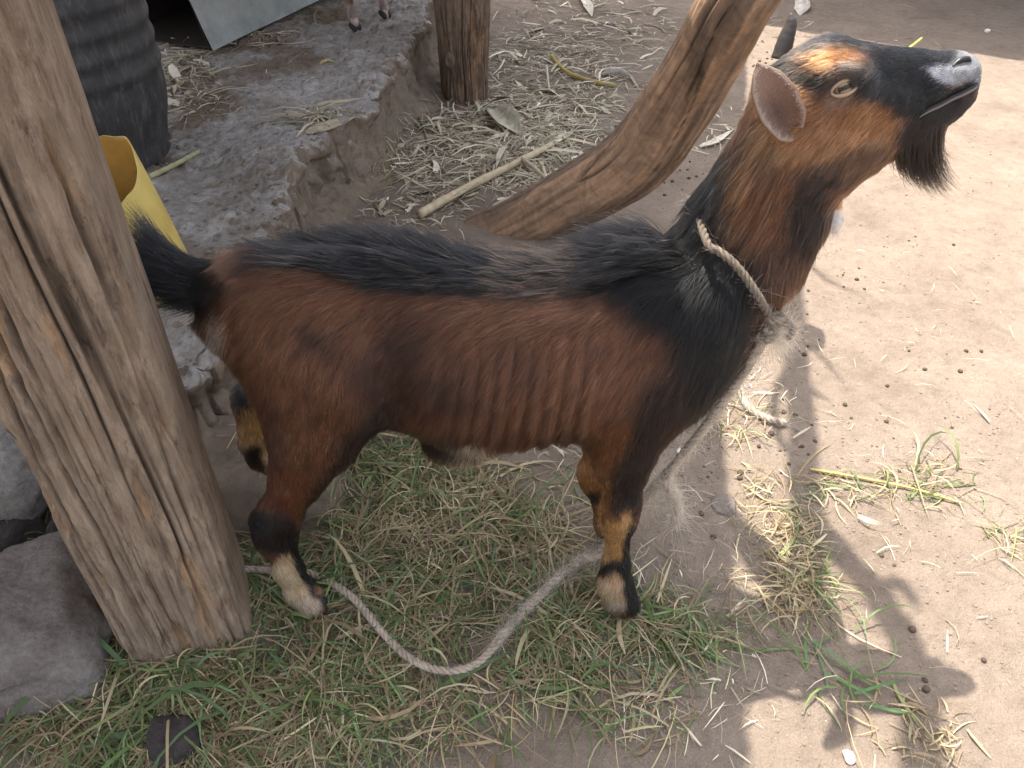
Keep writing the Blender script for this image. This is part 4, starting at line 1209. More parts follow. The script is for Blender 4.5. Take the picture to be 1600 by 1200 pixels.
# (px, py, spread, direction, length m, lift)
FLOW = [
    (380, 500, 90, (-.55, 0, -.8), .024, .24), (480, 430, 90, (-.85, 0, -.45), .026, .26), (600, 470, 90, (-.85, 0, -.5), .026, .26), (760, 470, 100, (-.75, 0, -.62), .026, .24),
    (900, 480, 100, (-.65, 0, -.72), .026, .24), (640, 610, 80, (-.5, 0, -.85), .024, .24), (780, 600, 80, (-.42, 0, -.9), .024, .26), (880, 610, 80, (-.5, 0, -.85), .024, .24),
    (700, 695, 34, (-.25, 0, -1), .034, .35), (790, 690, 34, (-.3, 0, -1), .032, .35), (870, 680, 34, (-.3, 0, -1), .03, .35), (1060, 650, 40, (-.2, 0, -1), .034, .3),
    (1000, 560, 90, (-.5, 0, -.85), .024, .22), (1080, 520, 80, (-.3, 0, -.95), .030, .24), (1110, 600, 70, (-.3, 0, -.95), .030, .25),
    (1120, 350, 70, (-.62, 0, -.78), .034, .3), (1165, 400, 60, (-.25, 0, -.97), .036, .3), (1220, 320, 70, (-.28, 0, -.95), .022, .2), (1250, 430, 60, (-.15, 0, -.98), .024, .22),
    (470, 600, 80, (-.30, 0, -.95), .018, .2), (440, 720, 60, (-.1, 0, -1), .014, .2), (440, 820, 50, (.1, 0, -1), .011, .22), (455, 900, 45, (.25, 0, -1), .015, .3), (480, 945, 20, (.5, 0, -.9), .010, .25),
    (990, 690, 60, (-.15, 0, -1), .016, .2), (972, 790, 45, (0, 0, -1), .010, .2), (962, 860, 35, (-.05, 0, -1), .009, .2), (960, 920, 30, (-.1, 0, -1), .017, .34),
    (1270, 150, 50, (-.9, 0, -.35), .013, .22), (1245, 150, 30, (-.8, 0, -.6), .022, .4), (1300, 80, 40, (-.98, 0, .1), .014, .28), (1225, 95, 30, (-.9, 0, .1), .022, .4), (1340, 200, 60, (-.55, 0, -.8), .013, .2), (1400, 190, 50, (-.5, 0, -.85), .012, .2),
    (1345, 110, 25, (-.8, 0, .3), .011, .25), (1380, 140, 35, (-.7, 0, -.5), .010, .2), (1440, 120, 40, (-.95, 0, -.25), .006, .12), (1500, 110, 35, (-.95, 0, -.2), .0035, .1), (1470, 180, 35, (-.7, 0, -.7), .009, .2), (1300, 270, 50, (-.6, 0, -.75), .018, .25),
]
FL = np.array([[a, b, c, *d, e, g] for a, b, c, d, e, g in FLOW])
def flow(P):
    M = P.copy(); M[:, 1] = Y0 - np.abs(P[:, 1] - Y0)
    px, py = proj(M)
    w = np.exp(-0.5 * ((px[:, None] - FL[:, 0])**2 + (py[:, None] - FL[:, 1])**2) / (FL[:, 2] * .62)**2) + 1e-9
    w /= w.sum(1, keepdims=True)
    return w @ FL[:, 3:6], w @ FL[:, 6], w @ FL[:, 7], px, py
def grow(P, N, D, L, lift, K=4, droop=.25, wob=.14, clump=.34, ncl=12000, curlback=0.0):
    n = len(P)
    T = nrm(D - N * (D * N).sum(1, keepdims=True))
    nz = np.stack([noise3(P[:, 0] * 34 + 7 * k, P[:, 1] * 34, P[:, 2] * 34) for k in range(3)], 1)
    T = nrm(T + wob * 2.2 * nz + wob * rng.normal(size=(n, 3)))
    T = nrm(T - N * (T * N).sum(1, keepdims=True))
    lf = np.clip(lift * (1 + .5 * nz[:, 0]) + .06 * rng.normal(size=n), .03, 1.5)
    L = L * np.exp(.22 * rng.normal(size=n))
    s = np.linspace(0, 1, K)[None, :, None]
    d0 = T * np.cos(lf)[:, None] + N * np.sin(lf)[:, None]
    d1 = nrm(T + N * (np.sin(lf) * .35)[:, None] + np.array([0, 0, -droop]))
    pts = P[:, None] + L[:, None, None] * (s * d0[:, None] * (1 - s * .5) + s * s * .5 * d1[:, None])
    if clump > 0:
        c = rng.choice(n, min(ncl, n), replace=False)
        kd = KDTree(len(c))
        for i, q in enumerate(P[c]): kd.insert(q, i)
        kd.balance()
        own = c[np.array([kd.find(p)[1] for p in P])]
        near = np.linalg.norm(P - P[own], axis=1) < .012
        off = pts[own] - pts
        pts = pts + off * (clump * near[:, None, None] * (s ** 1.3))
    return pts
def body_w(c, n):
    vis = (n @ nrm(np.array([0, -.8, .6]))) > -.25
    w = np.where(vis, 1.0, .16)
    px, py = proj(c)
    w = w * np.where((px > 1395) & (py < 175), 1.3, 1.0) * np.where((px > 1180) & (py < 300), 1.7, 1.0)
    w = w * np.where((px > 1508) & (py < 150), .15, 1)
    e_ = np.hypot((px - 1320) / 17, (py - 137) / 14)
    w = np.where((e_ < 1.0) & (np.abs(c[:, 1] - Y0) > .02), 0, w)
    w = np.where(c[:, 2] < .035, .3 * w, w)
    w = np.where(np.hypot((px - 1503) / 13, (py - 96) / 9) < 1, 0, w)
    return w
NH = 300000
P, N = sample_body(NH, body_w)
D, Ln, Lf, px, py = flow(P)
side = np.sign(P[:, 1] - Y0)
# along the spine the hair parts and lies back; crest over the withers stands up
dors = sstep(.55, .9, N[:, 2]) * (px > 350) * (px < 1150) * (P[:, 2] > .55)
D = D * (1 - dors[:, None]) + dors[:, None] * np.stack([-np.ones(NH), side * .35, np.full(NH, .0)], 1)
Ln = Ln * (1 + .5 * dors)
colr = coat_colour(P + rng.normal(0, .0085, P.shape) * np.where(((px > 1180) & (py < 300)) | (P[:, 2] < .3), .35, 1.0)[:, None])
colr = colr * np.where(colr[:, :1] > .19, .8, np.where(colr[:, :1] > .05, .52, .22))
hv = np.exp(.55 * rng.normal(size=NH))[:, None] * (1 + .30 * noise3(P[:, 0] * 60, P[:, 1] * 60, P[:, 2] * 60) + .45 * noise3((P[:, 0] * .8 - P[:, 2] * .6) * 110, P[:, 1] * 40, (P[:, 0] * .6 + P[:, 2] * .8) * 22))[:, None]
tipred = (rng.random(NH) < .22)[:, None] * np.array([.5, .35, .2]) * (colr[:, :1] > .05)
colr = np.clip(colr * hv * (1 + tipred), .003, .9)
pts = grow(P, N, D, Ln, Lf)
child(hair_obj('short_coat', pts, colr, .00034))

# crest of long black hair along the spine
def spine_w(c, n):
    px, py = proj(c)
    return sstep(.6, .9, n[:, 2]) * (px > 395) * (px < 1150) * (c[:, 2] > .55) * (np.abs(c[:, 1] - Y0) < .06) * (.35 + .5 * sstep(430, 560, px) * sstep(800, 640, px) + .30 * sstep(900, 970, px) * sstep(1110, 1040, px))
n = 11000
P, N = sample_body(n, spine_w)
px, _ = proj(P)
wth = sstep(890, 970, px) * sstep(1130, 1060, px)
L = .040 + .016 * sstep(430, 520, px) * sstep(820, 600, px) + .022 * wth
lift = .45 + .2 * sstep(430, 520, px) * sstep(820, 640, px) + .5 * wth + .25 * rng.normal(size=n) * wth
D = np.stack([-np.ones(n), .25 * np.sign(P[:, 1] - Y0), np.zeros(n)], 1)
pts = grow(P, N, D, L, lift, K=6, droop=.05, wob=.2, clump=.42, ncl=1100)
c = np.clip(np.array([.0022, .0021, .0027]) * np.exp(.5 * rng.normal(size=n))[:, None], .003, .2)
brn = rng.random(n) < np.where((px > 780) & (px < 930), .45, .08)
c[brn] = np.array([.10, .055, .033]) * np.exp(.4 * rng.normal(size=brn.sum()))[:, None]
child(hair_obj('back_crest', pts, c, .00045))

# mane down the back of the neck
def mane_w(c, n):
    px, py = proj(c)
    return ((px > 1080) & (px < 1215) & (py > 190) & (py < 500) & (n[:, 0] < -.05) & (n[:, 2] > -.2)) * 1.0
n = 9000
P, N = sample_body(n, mane_w)
D = np.tile([-.42, 0, -.85], (n, 1)); D[:, 1] = -.12 * np.sign(Y0 - P[:, 1])
px, py = proj(P)
pts = grow(P, N, D, np.full(n, .046), np.full(n, .3), K=6, droop=.25, wob=.14, clump=.6, ncl=500)
c = coat_colour(P + rng.normal(0, .008, P.shape)) * .42 * np.exp(.35 * rng.normal(size=n))[:, None]
child(hair_obj('mane', pts, np.clip(c, .004, .6), .00045))

# beard
n = 1500
ch = []
while len(ch) < n:
    q = (rng.uniform(1398, 1482), rng.uniform(172, 240))
    h_ = hit(*q)
    if h_ is not None and h_[0][1] < Y0 + .05 and q[1] > 245 - (q[0] - 1398) * .75 - 14: ch.append(h_[0])
    if len(ch) and len(ch) < n and rng.random() < .5:
        m_ = ch[-1].copy(); m_[1] = 2 * Y0 - m_[1]; ch.append(m_)
P = np.array(ch[:n]); px, py = proj(P)
f = (px - 1398) / 84
tip = np.stack([atY(a, b, Y0) for a, b in zip(1408 + 76 * f**.9 + rng.normal(0, 10, n), 262 + 42 * np.sin(np.clip(f * 1.2 + .1, 0, 1) * np.pi / 2) - np.abs(rng.normal(0, 22, n)) * (rng.random(n) < .6))])
tip[:, 1] = Y0 + (P[:, 1] - Y0) * .4 + rng.normal(0, .006, n)
mid = P + (tip - P) * .55 + np.stack([-.010 - .016 * f, np.zeros(n), -.010 + 0 * f], 1) + rng.normal(0, .0025, (n, 3))
s = np.linspace(0, 1, 7)[None, :, None]
pts = (1 - s)**2 * P[:, None] + 2 * s * (1 - s) * mid[:, None] + s * s * tip[:, None]
c = np.clip(np.array([.012, .009, .0075]) * np.exp(.4 * rng.normal(size=n))[:, None], .004, .3)
P0_ = pts[:, :1]; cut_ = np.clip(1 - np.abs(rng.normal(0, .22, n)), .35, 1)[:, None, None]
pts = P0_ + (pts - P0_) * cut_
child(hair_obj('beard', pts, c, .00042))

# tail brush
n = 5200
tl = spline([atY(350, 462, Y0), atY(315, 452, Y0 + .005), atY(280, 434, Y0 + .012), atY(248, 412, Y0 + .02)], 60)
Tt, Nt, Bt = frames(tl)
k = rng.integers(0, 60, n); a = rng.random(n) * 2 * np.pi
rad_ = np.interp(k, [0, 30, 59], [.022, .017, .012])
out = np.cos(a)[:, None] * Nt[k] + np.sin(a)[:, None] * Bt[k]
P = tl[k] + out * rad_[:, None] * .8
L = np.interp(k, [0, 30, 59], [.052, .066, .074]) * np.exp(.2 * rng.normal(size=n))
d0 = nrm(Tt[k] * .9 + out * .55); d1 = nrm(Tt[k] + out * .22 + np.array([0, 0, -.25]) * (out[:, 2:3] < 0) + .15 * rng.normal(size=(n, 3)))
s = np.linspace(0, 1, 6)[None, :, None]
pts = P[:, None] + L[:, None, None] * (s * d0[:, None] * (1 - s * .5) + s * s * .5 * d1[:, None])
c = np.clip(np.array([.0024, .0023, .0032]) * np.exp(.5 * rng.normal(size=n))[:, None], .003, .2)
wt = (k < 12) & (out[:, 2] < -.55) & (rng.random(n) < .6); c[wt] = np.array([.45, .40, .35]) * np.exp(.2 * rng.normal(size=wt.sum()))[:, None]
pts[wt] += (s * np.array([.01, 0, -.02]))[0][None]
child(hair_obj('tail_brush', pts, c, .00045))

# pale tuft under the belly
n = 1400
P = []
while len(P) < n:
    h_ = hit(rng.uniform(696, 772), rng.uniform(688, 722))
    if h_ is not None and h_[0][1] < Y0 + .1: P.append(h_[0])
P = np.array(P); px, py = proj(P)
s = np.linspace(0, 1, 5)[None, :, None]
d = np.stack([rng.normal(.0, .3, n) + (px - 735) / 110, rng.normal(0, .15, n), -np.ones(n)], 1)
P[:, 2] += .002
pts = P[:, None] + s * d[:, None] * (.026 * np.exp(.35 * rng.normal(size=n)) * np.clip(1.25 - np.abs(px - 735) / 45, .35, 1))[:, None, None]
c = np.array([.40, .29, .18]) * np.exp(.3 * rng.normal(size=n))[:, None]
child(hair_obj('belly_tuft', pts, np.clip(c, .01, .8), .0004))

# fuzz on the ear rims and the wattle
n = 620
i = rng.integers(1, EAR_N - 2, n); e_ = rng.random(n)
rimside = rng.random(n) < .6
jj = np.where(rimside, 0, EAR_M - 1) ; jj = np.where(rng.random(n) < .45, rng.integers(0, EAR_M, n), jj)
A = EAR_B.reshape(EAR_N, EAR_M, 3); B_ = EAR_A.reshape(EAR_N, EAR_M, 3)
P = A[i, jj] * (1 - e_[:, None]) + A[i + 1, jj] * e_[:, None]
inn = nrm(A[i, jj] - B_[i, jj] + 1e-9); along = nrm(A[i + 1, EAR_M // 2] - A[i, EAR_M // 2])
d = nrm(along * .8 + inn * .7 + .35 * rng.normal(size=(n, 3)))
s = np.linspace(0, 1, 4)[None, :, None]
pts = P[:, None] + s * d[:, None] * (.007 * np.exp(.3 * rng.normal(size=n)))[:, None, None]
c = np.array([.5, .40, .32]) * np.exp(.3 * rng.normal(size=n))[:, None]
child(hair_obj('ear_fringe', pts, np.clip(c, .02, .9), .00022))
v, f_ = WV
n = 900
q = rng.integers(0, len(v) - 2, n); P = v[q]
cen_ = v.mean(0)
d = nrm(np.stack([rng.normal(0, .35, n), rng.normal(0, .35, n), -np.ones(n)], 1))
pts = P[:, None] + s * d[:, None] * .013
c = np.where((proj(P)[1] > 326)[:, None], np.array([[.66, .6, .55]]), np.array([[.5, .26, .1]])) * np.exp(.2 * rng.normal(size=n))[:, None]
wf = hair_obj('fuzz', pts, np.clip(c, .02, .95), .00035)
child(wf); wf.location = (0, 0, 0); wf.parent = wattle

# ------------------------------------------------------------------ rope
def rope_np(path, Rr, pitch=5.2, seg=7, loose=0.0):
    L = np.concatenate([[0], np.cumsum(np.linalg.norm(np.diff(path, axis=0), axis=1))])
    m = max(int(L[-1] / (Rr * .55)), 8)
    t = np.linspace(0, L[-1], m)
    P = np.stack([np.interp(t, L, path[:, k]) for k in range(3)], 1)
    T, N, B = frames(P)
    out = []
    for k in range(3):
        a = t / (Rr * pitch) * 2 * np.pi + k * 2 * np.pi / 3
        off = Rr * .52 * (1 + loose * noise3(t * 60, k * 3.1, 0.0))
        out.append(tube_np(P + off[:, None] * (np.cos(a)[:, None] * N + np.sin(a)[:, None] * B) if loose else P + Rr * .52 * (np.cos(a)[:, None] * N + np.sin(a)[:, None] * B), Rr * .56, seg))
    return join_np(out), P
rope = empty('rope', 'frayed greyish sisal rope round the neck of the goat, trailing over the grass', 'rope', None, (0, 0, 0))
def rope_part(name, path, Rr, shade=1.0, fuzz=1200, fl=.010, loose=0.0):
    (v, f), P = rope_np(path, Rr, loose=loose)
    c = np.array([.37, .30, .235]) * shade * (1 + .35 * noise3(v[:, 0] * 40, v[:, 1] * 40, v[:, 2] * 40))[:, None]
    c = c * (1 + .15 * np.random.default_rng(5).normal(size=(len(v), 1)))
    o = mesh_np(name, v, fixfaces(f), M_ROPE, rope, True, np.clip(c, .02, .8))
    if fuzz:
        k = rng.integers(0, len(P), fuzz)
        Tt, _, _ = frames(P)
        d = nrm(rng.normal(size=(fuzz, 3)) * .8 + Tt[k] * rng.choice([-2.2, 2.2], (fuzz, 1)))
        s = np.linspace(0, 1, 5)[None, :, None]
        root = P[k] + nrm(np.cross(Tt[k], rng.normal(size=(fuzz, 3)))) * Rr * .85
        Lf_ = fl * np.minimum(np.exp(.6 * rng.normal(size=fuzz)), 2.4)
        bend = rng.normal(size=(fuzz, 3)) * .6
        h = root[:, None] + Lf_[:, None, None] * (s * d[:, None] + s * s * bend[:, None])
        h[..., 2] = np.maximum(h[..., 2], .004)
        ho = hair_obj('loose_fibres', h, np.array([.42, .35, .28]) * shade * np.exp(.25 * rng.normal(size=fuzz))[:, None], .00028, .5)
        ho.parent = o
    return o
def gpt(px, py, off=.010):
    p = atZ(px, py, off); p[2] = float(surf_h(p[0], p[1])) + off; return p
gr = [gpt(318, 934), gpt(380, 914), gpt(436, 905), gpt(475, 903), gpt(515, 918), gpt(556, 948), gpt(592, 990), gpt(630, 1028), gpt(668, 1051), gpt(706, 1058), gpt(744, 1048), gpt(775, 1020), gpt(802, 985), gpt(838, 948), gpt(876, 912), gpt(908, 888)]
air = [atY(940, 862, .965), atY(985, 800, .965), atY(1040, 742, .96), atY(1090, 682, .955), atY(1128, 630, .95), atY(1152, 596, .945), atY(1180, 552, .935), atY(1203, 514, .925)]
gr = [g_ + np.array([0, 0, .022]) for g_ in gr]
rp_path = spline(gr, 260)
rope_part('fallen_length', rp_path, .0068, 1.0, 1500)
rope_part('fluffed_length', spline(gr[-5:] , 80) + np.array([0, 0, .004]), .0085, .95, 2000, .016, .5)
rope_part('taut_length', spline([gr[-1]] + air, 260), .0082, 1.15, 3200, .012)
rope_part('frayed_end', spline([atY(1034, 748, .955), atY(1050, 768, .95), atY(1058, 795, .95), atY(1056, 818, .95)], 40), .0085, 1.1, 1200, .018)
rope_part('frayed_end', spline([atY(1020, 765, .958), atY(1004, 790, .955), atY(992, 806, .955)], 40), .0075, 1.0, 800, .018)
# free end falling from the taut length
pa = atY(1152, 598, .945)
rope_part('free_end', spline([gpt(1150, 590), gpt(1158, 618), gpt(1172, 640), gpt(1200, 655), gpt(1228, 660)], 90), .0085, 1.15, 900, .016)
# collar round the neck
ring = []
for q in ((1203, 512), (1188, 482), (1174, 456), (1156, 430), (1138, 406), (1120, 390), (1106, 380)):
    h_ = hit(*q)
    if h_ is not None: ring.append(h_[0] + h_[1] * .012 + np.array([0, -.010, .006]))
far_ = [np.array([p[0], 2 * Y0 - p[1], p[2]]) for p in ring[::-1]]
front = [np.array([ring[0][0] + .012, Y0, ring[0][2] - .006])]
rope_part('collar_loop', spline(ring + [np.array([ring[-1][0] - .006, Y0, ring[-1][2] + .016])] + far_ + front + ring[:1], 220), .0056, .42, 600, .008)
# knot: a few tight turns and the fluffed tail of it
kc = atY(1206, 508, .925)
tt = np.linspace(0, 1, 120)
kn = kc + np.stack([.013 * np.cos(tt * 15) + .006 * np.cos(tt * 4), .012 * np.sin(tt * 15), .018 * np.sin(tt * 6.5) + .004 * np.cos(tt * 15)], 1)
rope_part('knot', kn, .0058, .7, 400, .012)
rope_part('knot_tail', spline([kc, kc + [.018, -.004, .006], kc + [.030, -.004, -.004], kc + [.028, -.002, -.022]], 40), .005, .75, 260, .014)
def tuft(base, tips, n, spread, shade=1.0, r=.0003):
    base = np.asarray(base); s = np.linspace(0, 1, 7)[None, :, None]
    tip = np.asarray(tips)[rng.integers(0, len(tips), n)] + rng.normal(0, spread, (n, 3))
    root = base + rng.normal(0, spread * .35, (n, 3))
    mid = (root + tip) / 2 + rng.normal(0, spread * .9, (n, 3)) + [0, 0, -.006]
    p = (1 - s)**2 * root[:, None] + 2 * s * (1 - s) * mid[:, None] + s * s * tip[:, None]
    p[..., 2] = np.maximum(p[..., 2], .004)
    o = hair_obj('frayed_tuft', p, np.array([.46, .38, .30]) * shade * np.exp(.25 * rng.normal(size=n))[:, None], r, .5)
    o.parent = rope
tuft(atY(1042, 742, .955), [atY(1062, 790, .95), atY(1055, 812, .95), atY(1030, 762, .955)], 160, .010, .6)
tuft(atY(1020, 760, .96), [atY(1012, 822, .96), atY(1005, 800, .96), atY(985, 802, .962)], 150, .011, .55)
tuft(atY(1212, 512, .922), [atY(1232, 545, .92), atY(1240, 520, .92), atY(1222, 560, .92)], 220, .010, .8, .00022)

# ------------------------------------------------------------------ grass and straw
def ribbons(root, head, elev, L, W, K=6, curl=0.0, sag=1.0, floor=None, twist=.4):
    n = len(root)
    ds = (L / (K - 1))[:, None]
    k = np.arange(K - 1)[None]
    hd = head[:, None] + np.cumsum(np.full((n, K - 1), 1.0 / (K - 1)), 1) * np.asarray(curl).reshape(-1, 1)
    el = elev[:, None] - sag * (k / (K - 1)) * (elev[:, None] + .5)
    step = ds[..., None] * np.stack([np.cos(hd) * np.cos(el), np.sin(hd) * np.cos(el), np.sin(el)], -1)
    P = np.concatenate([root[:, None], root[:, None] + np.cumsum(step, 1)], 1)
    fl = surf_h(P[..., 0], P[..., 1]) + .0025
    P[..., 2] = np.maximum(P[..., 2], fl + rng.random((n, 1)) * .006)
    good = np.ptp(fl, axis=1) < .05
    P = P[good]; W = W[good]; n = len(P)
    ribbons.good = good
    T = np.gradient(P, axis=1); T = nrm(T)
    sidev = nrm(np.cross(T, np.array([0, 0, 1.0]) + .001))
    tw = rng.normal(0, twist, (n, 1)) + np.linspace(0, 1, K)[None] * rng.normal(0, twist, (n, 1))
    nv = np.cross(sidev, T)
    sv = sidev * np.cos(tw)[..., None] + nv * np.sin(tw)[..., None]
    w = W[:, None] * np.interp(np.linspace(0, 1, K), [0, .25, .7, 1], [.65, 1, .8, .12])[None]
    A = P - sv * w[..., None] * .5; B = P + sv * w[..., None] * .5
    V = np.stack([A, B], 2).reshape(-1, 3)
    b = (np.arange(n) * K * 2)[:, None] + (np.arange(K - 1) * 2)[None]
    F = np.stack([b, b + 1, b + 3, b + 2], -1).reshape(-1, 4)
    return V, F
def in_ellipse(px, py, rx, ry, n):
    a = rng.random(n) * 2 * np.pi; r = np.sqrt(rng.random(n)) * np.exp(.18 * rng.normal(size=n))
    X, Y = px + rx * r * np.cos(a), py + ry * r * np.sin(a)
    return X, Y
def ground_at(X, Y, z=0.0):
    v = AX[None] + ((X - 800) / FPX)[:, None] * RT + ((600 - Y) / FPX)[:, None] * UP
    zz = np.full(len(X), float(z))
    for _ in range(4):
        P = CP + v * ((zz - CAM_H) / v[:, 2])[:, None]
        zz = .5 * zz + .5 * surf_h(P[:, 0], P[:, 1])
    P[:, 2] = surf_h(P[:, 0], P[:, 1])
    return P
GREEN = np.array([[.10, .15, .045], [.15, .19, .065], [.095, .135, .05], [.20, .22, .09], [.13, .20, .09]])
DRY = np.array([[.36, .28, .16], [.29, .21, .12], [.46, .38, .24], [.22, .155, .09], [.33, .29, .16]])
ZONES = [  # px, py, rx, ry, count, green share, length, pile height
    (240, 1090, 180, 90, 2000, .50, .085, .030), (110, 1150, 120, 55, 900, .40, .08, .02), (310, 1170, 150, 50, 900, .5, .08, .02), (480, 1000, 130, 100, 1700, .5, .085, .030),
    (450, 1120, 130, 70, 900, .45, .08, .02), (620, 870, 140, 90, 2100, .14, .08, .035), (640, 740, 85, 50, 750, .62, .09, .02), (545, 760, 60, 60, 500, .6, .085, .02), (700, 800, 110, 60, 1300, .2, .08, .03),
    (800, 860, 80, 55, 1100, .12, .075, .030), (820, 920, 70, 40, 500, .4, .08, .02), (920, 980, 120, 48, 1300, .45, .085, .025), (1060, 1000, 60, 40, 130, .5, .07, .01),
    (850, 1065, 120, 45, 300, .45, .08, .015), (990, 1110, 80, 60, 90, .4, .08, .01), (425, 880, 55, 60, 500, .42, .085, .02), (600, 980, 120, 70, 900, .4, .08, .02),
    (300, 1035, 110, 14, 420, .35, .07, .02), (190, 985, 30, 40, 120, .4, .07, .02), (620, 1120, 110, 55, 260, .35, .08, .012), (18, 850, 70, 45, 420, .2, .08, .02), (740, 1120, 90, 60, 90, .4, .07, .01), (880, 790, 60, 50, 60, .5, .08, .01),
    (1240, 870, 34, 66, 300, .10, .05, .008), (1250, 930, 40, 30, 90, .12, .06, .02), (1200, 790, 60, 60, 130, .08, .05, .008), (1440, 755, 80, 34, 110, .25, .06, .012), (1440, 1150, 60, 45, 80, .05, .045, .005),
    (1300, 770, 50, 20, 60, .25, .05, .01), (1150, 660, 60, 40, 70, .15, .06, .008), (1330, 1070, 70, 50, 30, .6, .10, .006), (1580, 850, 40, 40, 40, .1, .06, .01), (1240, 940, 90, 50, 70, .5, .09, .01),
    (1110, 960, 60, 60, 60, .4, .09, .01), (620, 260, 40, 30, 120, .25, .08, .015), (490, 35, 50, 14, 60, .5, .09, .01), (430, 700, 50, 40, 25, .2, .07, .0)]
VV, FF, CC, n0 = [], [], [], 0
for px, py, rx, ry, n, g, ln, pile in ZONES:
    X, Y = in_ellipse(px, py, rx, ry, n)
    P = ground_at(X, Y)
    if n > 200:
        keep = fbm(P[:, 0] * 5.5, P[:, 1] * 5.5, 3.0, 3) < .22 + .25 * rng.normal(size=n)
        P, X, Y = P[keep], X[keep], Y[keep]; n = len(P)
    rr = np.hypot((X - px) / rx, (Y - py) / ry)
    P[:, 2] += .003 + pile * rng.random(n) ** 1.5 * np.clip(1.2 - rr, .1, 1)
    patch = noise3(P[:, 0] * 7, P[:, 1] * 7, 2.0)
    isg = rng.random(n) < g * .72 + .35 * patch
    L = ln * np.exp(.42 * rng.normal(size=n)) * np.where(isg, 1.1, .9)
    W = np.where(isg, .0032, .0023) * np.exp(.35 * rng.normal(size=n))
    wide = rng.random(n) < .035; W = np.where(wide, W * 2.2, W); L = np.minimum(np.where(wide, L * 1.4, L), .2)
    v, f = ribbons(P, rng.random(n) * 2 * np.pi, np.abs(rng.normal(.12, .32, n)), L, W, 6, rng.normal(0, .9, n), 1.2)
    c = np.where(isg[:, None], GREEN[rng.integers(0, 5, n)], DRY[rng.integers(0, 5, n)]) * np.exp(.22 * rng.normal(size=n))[:, None]
    c = c[ribbons.good]
    VV.append(v); FF.append(f + n0); n0 += len(v); CC.append(np.repeat(c, 12, 0))
tag(mesh_np('cut_grass', np.concatenate(VV), np.concatenate(FF), M_GRASS, None, True, np.concatenate(CC)), 'loose cut grass, green and dry, strewn under the goat and round the thick post', None, None, 'stuff')

SZ = [(850, 150, 130, 100, 1600, .035, .0018), (770, 230, 120, 60, 1200, .035, .0018), (930, 50, 130, 50, 500, .035, .0018), (290, 120, 45, 60, 300, .035, .002), (850, 130, 120, 90, 160, .10, .009), (770, 215, 110, 40, 140, .09, .009), (840, 260, 80, 40, 90, .08, .008), (930, 40, 130, 45, 80, .09, .009), (700, 280, 60, 40, 60, .08, .006), (285, 110, 40, 50, 60, .09, .008), (500, 200, 40, 14, 30, .09, .009),
    # px, py, rx, ry, count, length, width
    (850, 130, 110, 80, 1100, .05, .0045), (780, 200, 120, 45, 900, .06, .005), (720, 260, 110, 50, 600, .05, .004), (840, 250, 70, 50, 450, .045, .004), (640, 240, 60, 45, 160, .07, .004), (920, 40, 130, 50, 330, .05, .005),
    (1000, 140, 110, 60, 200, .05, .005), (1100, 200, 70, 50, 120, .05, .005), (660, 330, 90, 30, 220, .05, .004), (930, 240, 60, 40, 80, .05, .004), (1130, 60, 60, 60, 60, .05, .004),
    (290, 120, 45, 60, 420, .05, .005), (380, 60, 80, 22, 240, .05, .004), (330, 170, 60, 30, 90, .04, .004), (500, 200, 55, 18, 130, .07, .006), (245, 215, 30, 30, 70, .05, .004), (450, 150, 40, 60, 22, .06, .003), (300, 270, 70, 50, 26, .06, .003),
    (380, 640, 30, 60, 24, .05, .002), (890, 690, 50, 40, 60, .05, .004), (1200, 600, 80, 100, 90, .04, .0016), (1450, 600, 150, 300, 80, .03, .0013), (1350, 900, 220, 260, 90, .03, .0014), (1080, 900, 120, 150, 120, .04, .002),
    (1400, 480, 150, 120, 22, .03, .0013), (1250, 40, 60, 24, 30, .05, .005), (1450, 40, 140, 40, 18, .05, .003), (1100, 1100, 140, 90, 70, .04, .002), (60, 1010, 80, 40, 25, .05, .003), (700, 980, 60, 50, 40, .04, .002)]
VV, FF, CC, n0 = [], [], [], 0
for px, py, rx, ry, n, ln, wd in SZ:
    X, Y = in_ellipse(px, py, rx, ry, n)
    P = ground_at(X, Y, .1 if px < 560 else 0)
    P[:, 2] += .002 + .012 * rng.random(n) ** 2
    L = np.minimum(ln * np.exp(.75 * rng.normal(size=n)), .2 if py < 330 else .07); W = wd * .75 * np.exp(.6 * rng.normal(size=n))
    big = rng.random(n) < .06; W = np.where(big & (py < 330), W * 2.6, W)
    v, f = ribbons(P, rng.random(n) * 2 * np.pi, np.abs(rng.normal(.05, .15, n)), L, W, 4, rng.normal(0, .6, n), 1.0, None, .5)
    c = np.array([[.54, .47, .35], [.42, .35, .24], [.64, .57, .45], [.28, .22, .155], [.44, .42, .28]])[rng.integers(0, 5, n)] * np.exp(.2 * rng.normal(size=n))[:, None]
    c = c[ribbons.good]
    VV.append(v); FF.append(f + n0); n0 += len(v); CC.append(np.repeat(c, 8, 0))
tag(mesh_np('straw_litter', np.concatenate(VV), np.concatenate(FF), M_STRAW, None, True, np.concatenate(CC)), 'pale chopped straw and chaff scattered over the dirt', None, None, 'stuff')

